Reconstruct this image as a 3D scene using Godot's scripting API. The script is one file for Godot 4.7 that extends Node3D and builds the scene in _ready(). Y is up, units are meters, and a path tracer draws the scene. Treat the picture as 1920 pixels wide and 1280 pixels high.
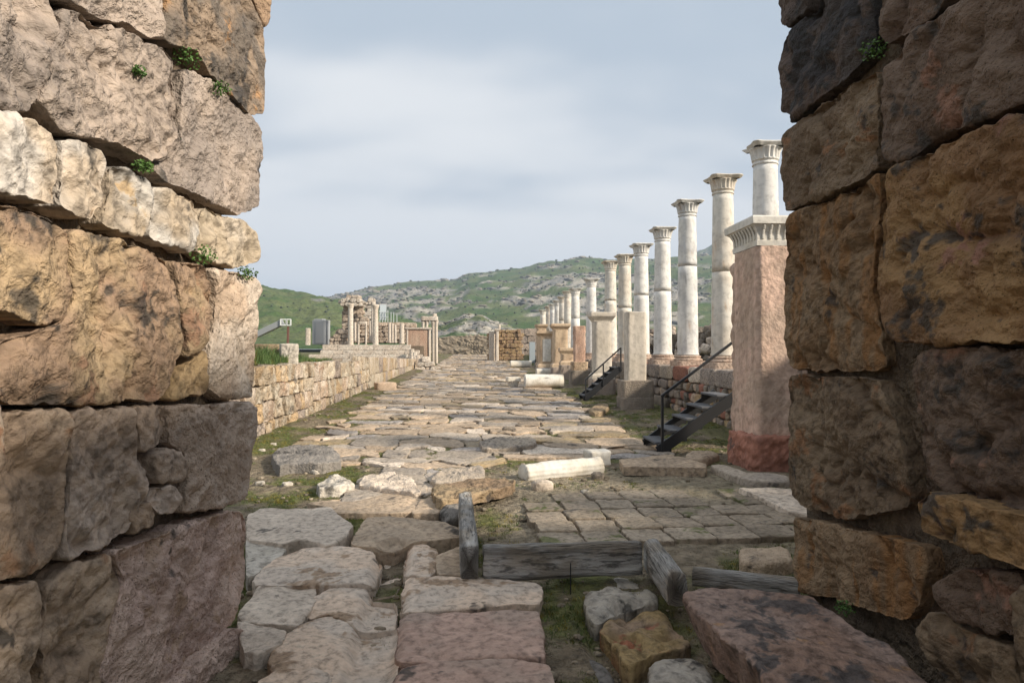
extends Node3D

const F := 1280.0            # focal length of the photograph in its own pixels (1920 wide)
const EYE := Vector3(0, 1.6, 0)
const UP := Vector3(0, 1, 0)
var view := Basis()
var M := {}
var nz := FastNoiseLite.new()
var ncell := FastNoiseLite.new()
var nridge := FastNoiseLite.new()
var used := {}
var rocks := []

# ------------------------------------------------------------------ camera, sky, sun
func set_view() -> void:
	view = Basis.from_euler(Vector3(atan(17.0 / F), -atan(70.0 / F), 0))
	var c := Camera3D.new()
	c.name = "camera"
	c.fov = rad_to_deg(2.0 * atan(640.0 / F))
	c.near = 0.05
	c.far = 6000.0
	c.transform = Transform3D(view, EYE)
	add_child(c)
	c.current = true

func set_light() -> void:
	var we := WorldEnvironment.new()
	we.name = "environment"
	var e := Environment.new()
	e.background_mode = Environment.BG_SKY
	e.tonemap_mode = Environment.TONE_MAPPER_LINEAR
	e.tonemap_exposure = 1.7
	e.sdfgi_enabled = true
	e.ssao_enabled = true
	e.ssil_enabled = true
	var pm := PanoramaSkyMaterial.new()
	pm.panorama = sky_picture()
	var s := Sky.new()
	s.sky_material = pm
	e.sky = s
	e.background_energy_multiplier = 1.0
	e.fog_enabled = true
	e.fog_density = 0.0003
	e.fog_light_color = Color(0.72, 0.78, 0.86)
	we.environment = e
	add_child(we)
	var sun := DirectionalLight3D.new()
	sun.name = "sun"
	sun.light_energy = 1.25
	sun.light_color = Color(1.0, 0.955, 0.885)
	sun.light_angular_distance = 6.0
	sun.shadow_enabled = true
	var az := deg_to_rad(60.0)
	var el := deg_to_rad(28.0)
	var to_sun := Vector3(sin(az) * cos(el), sin(el), cos(az) * cos(el))
	sun.transform = Transform3D(Basis.looking_at(-to_sun, UP), Vector3(0, 30, 0))
	add_child(sun)

func sky_picture() -> ImageTexture:
	var w := 1024
	var h := 512
	var im := Image.create(w, h, false, Image.FORMAT_RGBF)
	var n := FastNoiseLite.new()
	n.seed = 11
	n.noise_type = FastNoiseLite.TYPE_SIMPLEX_SMOOTH
	n.fractal_octaves = 5
	n.frequency = 1.0
	for j in h:
		var el := (0.5 - (j + 0.5) / h) * PI
		for i in w:
			var a := ((i + 0.5) / w - 0.5) * TAU
			var d := Vector3(sin(a) * cos(el), sin(el), -cos(a) * cos(el))
			var y := maxf(d.y, 0.0)
			var q := Vector3(d.x, 0, d.z) / (y + 0.22)
			var k := n.get_noise_3d(q.x * 0.33 + 7.0, 1.3, q.z * 0.75)
			var k2 := n.get_noise_3d(q.x * 1.1 + 2.0, 8.3, q.z * 1.9)
			var c := smoothstep(-0.42, 0.30, k * 1.25 + k2 * 0.35)
			var blue := Color(0.295, 0.345, 0.405)
			var grey := Color(0.50, 0.515, 0.533)
			var col := blue.lerp(grey, c)
			var hz := exp(-y * 9.0)
			col = col.lerp(Color(0.38, 0.42, 0.47), hz * 0.45)
			if d.y < 0.0:
				col = Color(0.30, 0.30, 0.28)
			im.set_pixel(i, j, col)
	return ImageTexture.create_from_image(im)

# ------------------------------------------------------------------ pixels to places
func ray(px: float, py: float) -> Vector3:
	return (view * Vector3((px - 960.0) / F, (640.0 - py) / F, -1.0)).normalized()

func on_y(px: float, py: float, h: float) -> Vector3:
	var r := ray(px, py)
	return EYE + r * ((h - EYE.y) / r.y)

func on_z(px: float, py: float, z: float) -> Vector3:
	var r := ray(px, py)
	return EYE + r * (-z / r.z)

func on_x(px: float, py: float, x: float) -> Vector3:
	var r := ray(px, py)
	return EYE + r * (x / r.x)

func on_plane(px: float, py: float, p: Vector3, n: Vector3) -> Vector3:
	var r := ray(px, py)
	return EYE + r * ((p - EYE).dot(n) / r.dot(n))

func road(z: float) -> float:            # height of the street at z metres ahead
	return 0.012 * clampf(z - 12.0, 0.0, 90.0)

func on_road(px: float, py: float, lift := 0.0) -> Vector3:
	var h := lift
	var p := Vector3.ZERO
	for i in 12:
		p = on_y(px, py, h)
		h = lerpf(h, road(-p.z) + lift, 0.7)
	return p

# ------------------------------------------------------------------ nodes
func numbered(called: String) -> String:
	var k: int = used.get(called, 0)
	used[called] = k + 1
	return called if k == 0 else "%s_%03d" % [called, k]

func thing(called: String, label: String, category: String, at := Vector3.ZERO, turn := 0.0, group := "") -> Node3D:
	var o := Node3D.new()
	o.name = numbered(called)
	add_child(o)
	o.position = at
	o.rotation.y = turn
	tag(o, label, category, group)
	return o

func tag(o: Node, label: String, category: String, group := "") -> void:
	o.set_meta("label", label)
	o.set_meta("category", category)
	if group != "":
		o.set_meta("group", group)

func structure(called: String) -> Node3D:
	var o := Node3D.new()
	o.name = numbered(called)
	add_child(o)
	o.set_meta("kind", "structure")
	return o

func part(called: String, mesh: Mesh, mat: Material, parent: Node, at := Vector3.ZERO, rot := Vector3.ZERO, sc := Vector3.ONE) -> MeshInstance3D:
	var o := MeshInstance3D.new()
	o.name = called if parent != self else numbered(called)
	o.mesh = mesh
	o.material_override = mat
	o.position = at
	o.rotation = rot
	o.scale = sc
	parent.add_child(o, true)
	return o

func rng_of(s: int) -> RandomNumberGenerator:
	var r := RandomNumberGenerator.new()
	r.seed = s * 7919 + 13
	return r

# ------------------------------------------------------------------ materials
func noise_tex(sd: int, freq: float, oct: int, lo: Color, mid: Color, hi: Color, p0: float, p1: float, cell := false, normal := false, bump := 4.0, size := 1024) -> NoiseTexture2D:
	var n := FastNoiseLite.new()
	n.seed = sd
	n.frequency = freq
	n.noise_type = FastNoiseLite.TYPE_CELLULAR if cell else FastNoiseLite.TYPE_SIMPLEX_SMOOTH
	n.fractal_octaves = oct
	n.fractal_gain = 0.62
	if cell:
		n.cellular_return_type = FastNoiseLite.RETURN_DISTANCE
		n.cellular_jitter = 1.0
		n.domain_warp_enabled = true
		n.domain_warp_amplitude = 12.0
		n.domain_warp_frequency = 0.03
	var t := NoiseTexture2D.new()
	t.noise = n
	t.width = size
	t.height = size
	t.seamless = true
	if normal:
		t.as_normal_map = true
		t.bump_strength = bump
	else:
		var g := Gradient.new()
		g.offsets = PackedFloat32Array([0.0, p0, p1, 1.0])
		g.colors = PackedColorArray([lo, lo, mid, hi])
		t.color_ramp = g
	return t

func grey(v: float) -> Color:
	return Color(v, v, v)

func stone_mat(called: String, tex: Texture2D, height: Texture2D, hs: float, normal: Texture2D, ns: float, scale: float, rough := 0.93) -> StandardMaterial3D:
	var m := StandardMaterial3D.new()
	m.resource_name = called
	m.vertex_color_use_as_albedo = true
	m.albedo_texture = tex
	m.roughness = rough
	m.metallic_specular = 0.3
	m.uv1_triplanar = true
	m.uv1_world_triplanar = true
	m.uv1_triplanar_sharpness = 4.0
	m.uv1_scale = Vector3.ONE * scale
	if height:
		m.heightmap_enabled = true
		m.heightmap_texture = height
		m.heightmap_scale = hs
	if normal:
		m.normal_enabled = true
		m.normal_texture = normal
		m.normal_scale = ns
	M[called] = m
	return m

func make_materials() -> void:
	var grain := noise_tex(3, 0.014, 8, grey(0.62), grey(0.91), Color(1, 0.99, 0.97), 0.05, 0.5)
	var pits := noise_tex(5, 0.045, 2, grey(0.30), grey(0.92), grey(1.0), 0.06, 0.2, true)
	var fbm := noise_tex(8, 0.014, 9, grey(0.0), grey(0.5), grey(1.0), 0.05, 0.5)
	var fbm2 := noise_tex(18, 0.018, 8, grey(0.0), grey(0.5), grey(1.0), 0.05, 0.5)
	var soft := noise_tex(9, 0.008, 6, grey(0.88), grey(0.96), grey(1.0), 0.3, 0.5)
	var pave := noise_tex(12, 0.016, 8, grey(0.66), grey(0.92), grey(1.0), 0.05, 0.5)
	var pit_n := noise_tex(15, 0.028, 3, grey(0), grey(0), grey(0), 0.1, 0.2, true, true, 5.0)
	stone_mat("travertine", grain, fbm, 2.2, pit_n, 0.2, 0.9)
	stone_mat("pitted", pits, fbm, 2.0, pit_n, 0.4, 1.1)
	stone_mat("limestone", grain, fbm2, 1.2, null, 0.0, 0.7)
	stone_mat("paving", pave, fbm2, 0.8, pit_n, 0.05, 0.8, 0.82)
	stone_mat("marble", soft, fbm2, 0.3, null, 0.0, 0.6, 0.6)
	stone_mat("dressed", soft, fbm, 1.0, pit_n, 0.12, 0.8, 0.85)
	stone_mat("earth", pave, fbm, 5.0, pit_n, 0.5, 0.6)
	stone_mat("hill", pave, fbm, 60.0, null, 0.0, 0.02)
	stone_mat("far_stone", grain, fbm2, 2.5, null, 0.0, 0.4)
	var w := StandardMaterial3D.new()
	w.resource_name = "weathered_wood"
	w.vertex_color_use_as_albedo = true
	w.albedo_texture = noise_tex(21, 0.02, 5, grey(0.58), grey(0.92), grey(1.0), 0.25, 0.46)
	w.heightmap_enabled = true
	w.heightmap_texture = noise_tex(22, 0.02, 5, grey(0.0), grey(0.6), grey(1.0), 0.2, 0.5)
	w.heightmap_scale = 1.2
	w.roughness = 0.9
	M.wood = w
	var b := StandardMaterial3D.new()
	b.resource_name = "black_painted_steel"
	b.albedo_color = Color(0.12, 0.12, 0.125)
	b.roughness = 0.5
	M.steel = b
	var tr := StandardMaterial3D.new()
	tr.resource_name = "dark_step_board"
	tr.albedo_color = Color(0.36, 0.36, 0.37)
	tr.albedo_texture = soft
	tr.uv1_triplanar = true
	tr.uv1_world_triplanar = true
	tr.roughness = 0.8
	M.tread = tr
	var g := StandardMaterial3D.new()
	g.resource_name = "leaf"
	g.vertex_color_use_as_albedo = true
	g.roughness = 0.7
	g.backlight_enabled = true
	g.backlight = Color(0.12, 0.18, 0.05)
	M.leaf = g
	var p := StandardMaterial3D.new()
	p.resource_name = "painted_metal"
	p.vertex_color_use_as_albedo = true
	p.roughness = 0.6
	M.paint = p

# ------------------------------------------------------------------ colours of stone (linear)
func pal(a: Color, b: Color, o := {}) -> Dictionary:
	var d := {"a": a, "b": b, "f": 1.4, "dark": Color(0.07, 0.065, 0.06), "dt": 0.55, "c3": Color(0.5, 0.3, 0.1), "t3": 9.0, "streak": 0.0, "sc": Color(0.4, 0.25, 0.12), "v": 0.22, "moss": 9.0}
	d.merge(o, true)
	return d

func tint(p: Dictionary, q: Vector3, sd: float, gain: float) -> Color:
	var s := Vector3(sd * 1.7, sd * 3.1, sd * 0.9)
	var k := nz.get_noise_3dv(q * p.f + s)
	var m := nz.get_noise_3dv(q * 5.0 + s)
	var fine := nz.get_noise_3dv(q * 17.0 + s)
	var c: Color = p.a.lerp(p.b, smoothstep(-0.22, 0.26, k + 0.2 * m))
	if p.streak > 0.0:
		var st := nz.get_noise_3d(q.x * 5.5 + sd, q.y * 0.5, q.z * 5.5)
		c = c.lerp(p.sc, p.streak * smoothstep(-0.05, 0.3, st + 0.15 * m))
	if p.t3 < 2.0:
		c = c.lerp(p.c3, 0.85 * smoothstep(p.t3, p.t3 + 0.18, nz.get_noise_3dv(q * 2.3 + s + Vector3(31, 7, 3)) + 0.35 * fine))
	var v: float = p.v
	c = c * (1.0 + v * (1.1 * m + 0.9 * fine))
	if p.dt < 2.0:
		c = c.lerp(p.dark, 0.85 * smoothstep(p.dt, p.dt + 0.22, nz.get_noise_3dv(q * 1.9 + s + Vector3(3, 17, 9)) + 0.45 * m + 0.4 * fine))
	if p.moss < 2.0:
		c = c.lerp(Color(0.10, 0.12, 0.03), 0.8 * smoothstep(p.moss, p.moss + 0.15, nz.get_noise_3dv(q * 1.6 + s + Vector3(13, 1, 9)) + 0.4 * fine))
	c = c * gain
	return Color(clampf(c.r, 0.01, 0.85), clampf(c.g, 0.01, 0.85), clampf(c.b, 0.01, 0.85))

# ------------------------------------------------------------------ meshes
func from_arrays(v: PackedVector3Array, col: PackedColorArray, idx: PackedInt32Array, uv := PackedVector2Array()) -> ArrayMesh:
	var a := []
	a.resize(Mesh.ARRAY_MAX)
	a[Mesh.ARRAY_VERTEX] = v
	if col.size():
		a[Mesh.ARRAY_COLOR] = col
	if uv.size():
		a[Mesh.ARRAY_TEX_UV] = uv
	a[Mesh.ARRAY_INDEX] = idx
	# smooth normals, weighted by face area (front faces run clockwise)
	var n := PackedVector3Array()
	n.resize(v.size())
	for t in range(0, idx.size(), 3):
		var i := idx[t]
		var j := idx[t + 1]
		var k := idx[t + 2]
		var f := (v[k] - v[i]).cross(v[j] - v[i])
		n[i] += f
		n[j] += f
		n[k] += f
	for i in n.size():
		n[i] = n[i].normalized() if n[i].length_squared() > 1e-20 else UP
	a[Mesh.ARRAY_NORMAL] = n
	var m := ArrayMesh.new()
	m.add_surface_from_arrays(Mesh.PRIMITIVE_TRIANGLES, a)
	return m

func chaikin(p: PackedVector2Array, k := 0.22) -> PackedVector2Array:
	var r := PackedVector2Array()
	for i in p.size():
		var a := p[i]
		var b := p[(i + 1) % p.size()]
		r.append(a.lerp(b, k))
		r.append(a.lerp(b, 1.0 - k))
	return r

func resample(p: PackedVector2Array, n: int) -> PackedVector2Array:
	var per := 0.0
	for i in p.size():
		per += p[i].distance_to(p[(i + 1) % p.size()])
	var r := PackedVector2Array()
	var step := per / n
	var want := 0.0
	var run := 0.0
	for i in p.size():
		var a := p[i]
		var b := p[(i + 1) % p.size()]
		var l := a.distance_to(b)
		while want < run + l - 1e-7 and r.size() < n:
			r.append(a.lerp(b, (want - run) / maxf(l, 1e-9)))
			want += step
		run += l
	return r

# One stone: an outline in the plane of `xf` (x, y across, z out of the stone), swept back by depth,
# with a rounded rim, a slightly crowned and broken face, and its own colours.
func stone(outline: PackedVector2Array, xf: Transform3D, p: Dictionary, sd: int, o := {}) -> ArrayMesh:
	var depth: float = o.get("depth", 0.3)
	var res: float = o.get("res", 0.03)
	var bevel: float = o.get("bevel", 0.03)
	var lump: float = o.get("lump", 0.03)
	var lf: float = o.get("lf", 2.2)
	var rough: float = o.get("rough", 0.012)
	var crown: float = o.get("crown", 0.01)
	var jag: float = o.get("jag", 0.012)
	var org: Vector3 = o.get("org", Vector3.ZERO)
	var tilt: Vector2 = o.get("tilt", Vector2.ZERO)
	var gain: float = o.get("gain", 1.0)
	var flare: float = o.get("flare", 0.0)
	var groove: Array = o.get("groove", [])
	var cut: float = o.get("cut", 0.0)      # strength of broken facets
	var pts := outline
	for i in int(o.get("smooth", 1)):
		pts = chaikin(pts, o.get("corner", 0.18))
	var area := 0.0
	var per := 0.0
	for i in pts.size():
		var b := pts[(i + 1) % pts.size()]
		area += pts[i].cross(b)
		per += pts[i].distance_to(b)
	if area < 0.0:
		pts.reverse()
	var n := clampi(int(per / res), 10, 260)
	var rim := resample(pts, n)
	n = rim.size()
	var c := Vector2.ZERO
	for q in rim:
		c += q
	c /= n
	var mean := 0.0
	for q in rim:
		mean += q.distance_to(c)
	mean /= n
	var k := clampi(int(mean / res), 2, 60)
	var levels: Array = []
	var bb := clampf(bevel / mean, 0.01, 0.6)
	for s in [1.0, 1.0 - bb * 0.12, 1.0 - bb * 0.4]:
		levels.append(s)
	for j in k:
		levels.append((1.0 - bb) * (1.0 - float(j) / k))
	var skirt: int = o.get("skirt", 2)
	var rows := skirt + levels.size()
	var v := PackedVector3Array()
	var col := PackedColorArray()
	var off := Vector3(sd * 0.37, sd * 0.71, sd * 1.13)
	var sdf := float(sd % 97)
	for r in rows:
		for i in n:
			var s: float = 1.0 if r < skirt else levels[r - skirt]
			var dir := rim[i] - c
			var rad := dir.length()
			var q2 := c + dir * s
			var z := 0.0
			var e := 0.0
			if r < skirt:
				z = -bevel - (depth - bevel) * (1.0 - float(r) / skirt)
				q2 = c + dir * (1.0 + flare * (1.0 - float(r) / skirt))
			else:
				var d := (1.0 - s) * rad
				e = clampf(d / bevel, 0.0, 1.0)
				z = -bevel * (1.0 - sqrt(1.0 - (1.0 - e) * (1.0 - e))) + crown * (1.0 - s * s)
			z += (q2 - c).dot(tilt) if r >= skirt else 0.0
			var w := xf * Vector3(q2.x, q2.y, z)
			var a := nz.get_noise_3dv(w * lf + off)
			var b := nz.get_noise_3dv(w * lf * 3.7 + off)
			var h := lump * a + rough * b + rough * 0.5 * nz.get_noise_3dv(w * 24.0 + off)
			if cut > 0.0:
				h -= cut * pow(maxf(0.0, nridge.get_noise_3dv(w * lf * 0.8 + off) - 0.05), 2.0) * 2.0
			if groove.size():
				var ga: Vector2 = groove[0]
				var gb: Vector2 = groove[1]
				var near := Geometry2D.get_closest_point_to_segment(q2, ga, gb)
				h -= groove[3] * (1.0 - smoothstep(groove[2] * 0.55, groove[2] * 1.15, near.distance_to(q2)))
			var outw := xf.basis * Vector3(dir.x, dir.y, 0).normalized()
			w += xf.basis.z * (h * (0.25 + 0.75 * e)) * (1.0 if r >= skirt else 0.3)
			w += outw * ((jag * (1.2 * b + a + 0.9 * nz.get_noise_3dv(w * 19.0 + off)) + 0.3 * h) * (1.0 - e))
			v.append(w - org)
			col.append(tint(p, w, sdf, gain))
	var idx := PackedInt32Array()
	for r in rows - 1:
		for i in n:
			var i2 := (i + 1) % n
			var a := r * n + i
			var b := r * n + i2
			idx.append_array([a, a + n, b + n, a, b + n, b])
	var last := (rows - 1) * n
	var mid := Vector3.ZERO
	for i in n:
		mid += v[last + i]
	mid /= n
	v.append(mid)
	col.append(col[last])
	for i in n:
		idx.append_array([last + i, v.size() - 1, last + (i + 1) % n])
	return from_arrays(v, col, idx)

func ground_frame(h: float) -> Transform3D:
	return Transform3D(Basis(Vector3(1, 0, 0), Vector3(0, 0, -1), Vector3(0, 1, 0)), Vector3(0, h, 0))

func wall_frame(p: Vector3, n: Vector3) -> Transform3D:
	return Transform3D(Basis(UP.cross(n).normalized(), UP, n), p)

func rect(u0: float, v0: float, u1: float, v1: float) -> PackedVector2Array:
	return PackedVector2Array([Vector2(u0, v0), Vector2(u1, v0), Vector2(u1, v1), Vector2(u0, v1)])

# A worked block or a boulder standing on the ground: footprint size.x by size.z, height size.y, base at `at`.
func block(at: Vector3, size: Vector3, turn: float, p: Dictionary, sd: int, o := {}) -> ArrayMesh:
	var b := Basis(UP, turn) * Basis(Vector3(1, 0, 0), Vector3(0, 0, -1), Vector3(0, 1, 0))
	var xf := Transform3D(b, at + UP * size.y)
	var oo := {"depth": size.y + 0.03, "bevel": 0.03, "lump": 0.012, "rough": 0.006, "res": 0.08, "smooth": 1, "corner": 0.06, "org": at, "crown": 0.0, "skirt": 4}
	oo.merge(o, true)
	return stone(rect(-size.x / 2, -size.z / 2, size.x / 2, size.z / 2), xf, p, sd, oo)

# Flat-shaded chamfered box, for worked and metal things
class Soup:
	var v := PackedVector3Array()
	var c := PackedColorArray()
	var idx := PackedInt32Array()

func add_box(s: Soup, xf: Transform3D, size: Vector3, bev: float, col := Color.WHITE) -> void:
	# 8 corners become 24 points (one per face and corner), joined by chamfers
	var h := size / 2
	bev = minf(bev, minf(h.x, minf(h.y, h.z)) * 0.8)
	var pts := {}
	for ax in 3:
		for sg in [-1, 1]:
			for a in [-1, 1]:
				for b in [-1, 1]:
					var q := Vector3.ZERO
					q[ax] = sg * h[ax]
					var ax1 := (ax + 1) % 3
					var ax2 := (ax + 2) % 3
					q[ax1] = a * (h[ax1] - bev)
					q[ax2] = b * (h[ax2] - bev)
					pts[[ax, sg, a, b]] = q
	for ax in 3:
		for sg in [-1, 1]:
			tri_quad(s, xf, [pts[[ax, sg, -1, -1]], pts[[ax, sg, 1, -1]], pts[[ax, sg, 1, 1]], pts[[ax, sg, -1, 1]]], col)
	for ax in 3:            # edges along ax
		var a1 := (ax + 1) % 3
		var a2 := (ax + 2) % 3
		for s1 in [-1, 1]:
			for s2 in [-1, 1]:
				var q := []
				for e in [-1, 1]:
					# face a1 with in-plane axes a2, ax ; face a2 with in-plane axes ax, a1
					q.append([pts[[a1, s1, s2, e]], pts[[a2, s2, e, s1]]])
				tri_quad(s, xf, [q[0][0], q[1][0], q[1][1], q[0][1]], col)
	for sx in [-1, 1]:
		for sy in [-1, 1]:
			for sz in [-1, 1]:
				tri_face(s, xf, [pts[[0, sx, sy, sz]], pts[[1, sy, sz, sx]], pts[[2, sz, sx, sy]]], col)

func tri_face(s: Soup, xf: Transform3D, q: Array, col: Color) -> void:
	var a: Vector3 = q[0]
	var b: Vector3 = q[1]
	var c: Vector3 = q[2]
	if (c - a).cross(b - a).dot(a + b + c) < 0.0:
		var t := b
		b = c
		c = t
	var n := s.v.size()
	for p in [a, b, c]:
		s.v.append(xf * p)
		s.c.append(col)
	s.idx.append_array([n, n + 1, n + 2])

func tri_quad(s: Soup, xf: Transform3D, q: Array, col: Color) -> void:
	tri_face(s, xf, [q[0], q[1], q[2]], col)
	tri_face(s, xf, [q[0], q[2], q[3]], col)

func bake(s: Soup) -> ArrayMesh:
	return from_arrays(s.v, s.c, s.idx)

func cbox(size: Vector3, bev: float, col := Color.WHITE) -> ArrayMesh:
	var s := Soup.new()
	add_box(s, Transform3D(Basis(), Vector3(0, size.y / 2, 0)), size, bev, col)
	return bake(s)

func bar_xf(a: Vector3, b: Vector3) -> Transform3D:
	var d := (b - a).normalized()
	var side := UP.cross(d)
	side = Vector3(1, 0, 0) if side.length() < 0.01 else side.normalized()
	return Transform3D(Basis(side, d.cross(side), d), (a + b) / 2)

func bar(a: Vector3, b: Vector3, w: float, h: float, col := Color.WHITE, bev := 0.004) -> ArrayMesh:
	var s := Soup.new()
	add_box(s, bar_xf(a, b), Vector3(w, h, a.distance_to(b)), bev, col)
	return bake(s)

# Turned shape: profile of (radius, height); flutes > 0 scallops the radius by the third value of a profile point
func lathe(prof: Array, n: int, p: Dictionary, sd: int, rough := 0.004, flutes := 0, at := Vector3.ZERO, gain := 1.0) -> ArrayMesh:
	var v := PackedVector3Array()
	var col := PackedColorArray()
	var idx := PackedInt32Array()
	var off := Vector3(sd * 0.7, sd * 0.31, sd * 1.9)
	for r in prof.size():
		var f: Vector3 = prof[r]
		for i in n:
			var a := TAU * i / n
			var rad := f.x
			if flutes > 0 and f.z != 0.0:
				rad += f.z * (absf(cos(a * flutes * 0.5)) - 0.5)
			var q := Vector3(cos(a) * rad, f.y, sin(a) * rad)
			var d := rough * (nz.get_noise_3dv(q * 3.0 + off) + 0.7 * nz.get_noise_3dv(q * 11.0 + off))
			q += Vector3(cos(a), 0, sin(a)) * d
			v.append(q)
			col.append(tint(p, q + at, float(sd % 89), gain))
	for r in prof.size() - 1:
		for i in n:
			var a := r * n + i
			var b := r * n + (i + 1) % n
			idx.append_array([a, b + n, a + n, a, b, b + n])
	for e in [0, prof.size() - 1]:
		var m := Vector3(0, prof[e].y, 0)
		v.append(m)
		col.append(col[e * n])
		for i in n:
			var a: int = e * n + i
			var b: int = e * n + (i + 1) % n
			if e == 0:
				idx.append_array([a, v.size() - 1, b])
			else:
				idx.append_array([a, b, v.size() - 1])
	return from_arrays(v, col, idx)

# Rounded square bar swept along a line, worn and bent: old timber
func timber(a: Vector3, b: Vector3, w: float, h: float, sd: int, round_top := 0.02) -> ArrayMesh:
	var d := (b - a).normalized()
	var side := d.cross(UP).normalized()
	var up := side.cross(d)
	var len := a.distance_to(b)
	var n := 40
	var m := 28
	var v := PackedVector3Array()
	var col := PackedColorArray()
	var uv := PackedVector2Array()
	var idx := PackedInt32Array()
	var off := Vector3(sd * 3.3, sd, sd * 0.7)
	for r in n + 1:
		var t := float(r) / n
		for i in m + 1:
			var ang := TAU * i / m
			var cx := cos(ang)
			var cy := sin(ang)
			var pw := 0.28 if cy < 0.0 else 0.28 + round_top * 8.0
			var x := signf(cx) * pow(absf(cx), pw) * w / 2
			var y := signf(cy) * pow(absf(cy), pw) * h / 2
			var along := t * len
			var n1 := nz.get_noise_3d(along * 1.2 + off.x, x * 9.0, y * 9.0 + off.z)
			var n2 := nz.get_noise_3d(along * 2.5 + off.y, x * 60.0, y * 60.0)
			var sc := 1.0 + 0.10 * n1 + 0.07 * n2
			var endr := 1.0 - 0.05 * (1.0 if r == 0 or r == n else 0.0)
			var q := a + d * (along + (0.012 * n2 if r == 0 or r == n else 0.0)) + side * (x * sc * endr) + up * ((y * sc + 0.012 * nz.get_noise_1d(along * 1.3 + sd)) * endr + h / 2)
			v.append(q - a)
			uv.append(Vector2(along * 0.22 + sd * 0.13, float(i) / m * 1.4))
			var g := 0.75 + 0.5 * nz.get_noise_3d(along * 1.5, x * 40.0 + sd, y * 40.0)
			var base := Color(0.56, 0.53, 0.49).lerp(Color(0.42, 0.36, 0.29), smoothstep(-0.1, 0.35, nz.get_noise_3d(along * 2.0, x * 6.0, y * 6.0 + sd)))
			col.append(Color(base.r * g, base.g * g, base.b * g))
	for r in n:
		for i in m:
			var p := r * (m + 1) + i
			idx.append_array([p, p + m + 1, p + m + 2, p, p + m + 2, p + 1])
	for e in [0, n]:
		v.append((a if e == 0 else b) + up * h / 2 - a)
		uv.append(Vector2(0.5, 0.5))
		col.append(Color(0.09, 0.075, 0.06))
		for i in m:
			var p: int = e * (m + 1) + i
			if e == 0:
				idx.append_array([p, p + 1, v.size() - 1])
			else:
				idx.append_array([p, v.size() - 1, p + 1])
	return from_arrays(v, col, idx, uv)

# small rock of unit size, low in triangles
func rock_mesh(sd: int, p: Dictionary, n := 10, boxy := 0.45) -> ArrayMesh:
	var v := PackedVector3Array()
	var col := PackedColorArray()
	var idx := PackedInt32Array()
	var off := Vector3(sd * 1.3, sd * 2.7, sd * 0.4)
	var rows := n / 2 + 1
	for r in rows + 1:
		var th := PI * r / rows
		for i in n:
			var a := TAU * (i + 0.5 * (r % 2)) / n
			var d := Vector3(sin(th) * cos(a), cos(th), sin(th) * sin(a))
			var q := Vector3(signf(d.x) * pow(absf(d.x), boxy), signf(d.y) * pow(absf(d.y), boxy), signf(d.z) * pow(absf(d.z), boxy)) * 0.5
			q *= 1.0 + 0.28 * nz.get_noise_3dv(d * 1.3 + off) + 0.12 * nz.get_noise_3dv(d * 4.0 + off)
			v.append(q)
			col.append(tint(p, q + off, float(sd % 53), 1.0))
	for r in rows:
		for i in n:
			var a := r * n + i
			var b := r * n + (i + 1) % n
			if r % 2 == 0:
				idx.append_array([a, b, a + n, b, b + n, a + n])
			else:
				idx.append_array([a, b, b + n, a, b + n, a + n])
	return from_arrays(v, col, idx)

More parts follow.
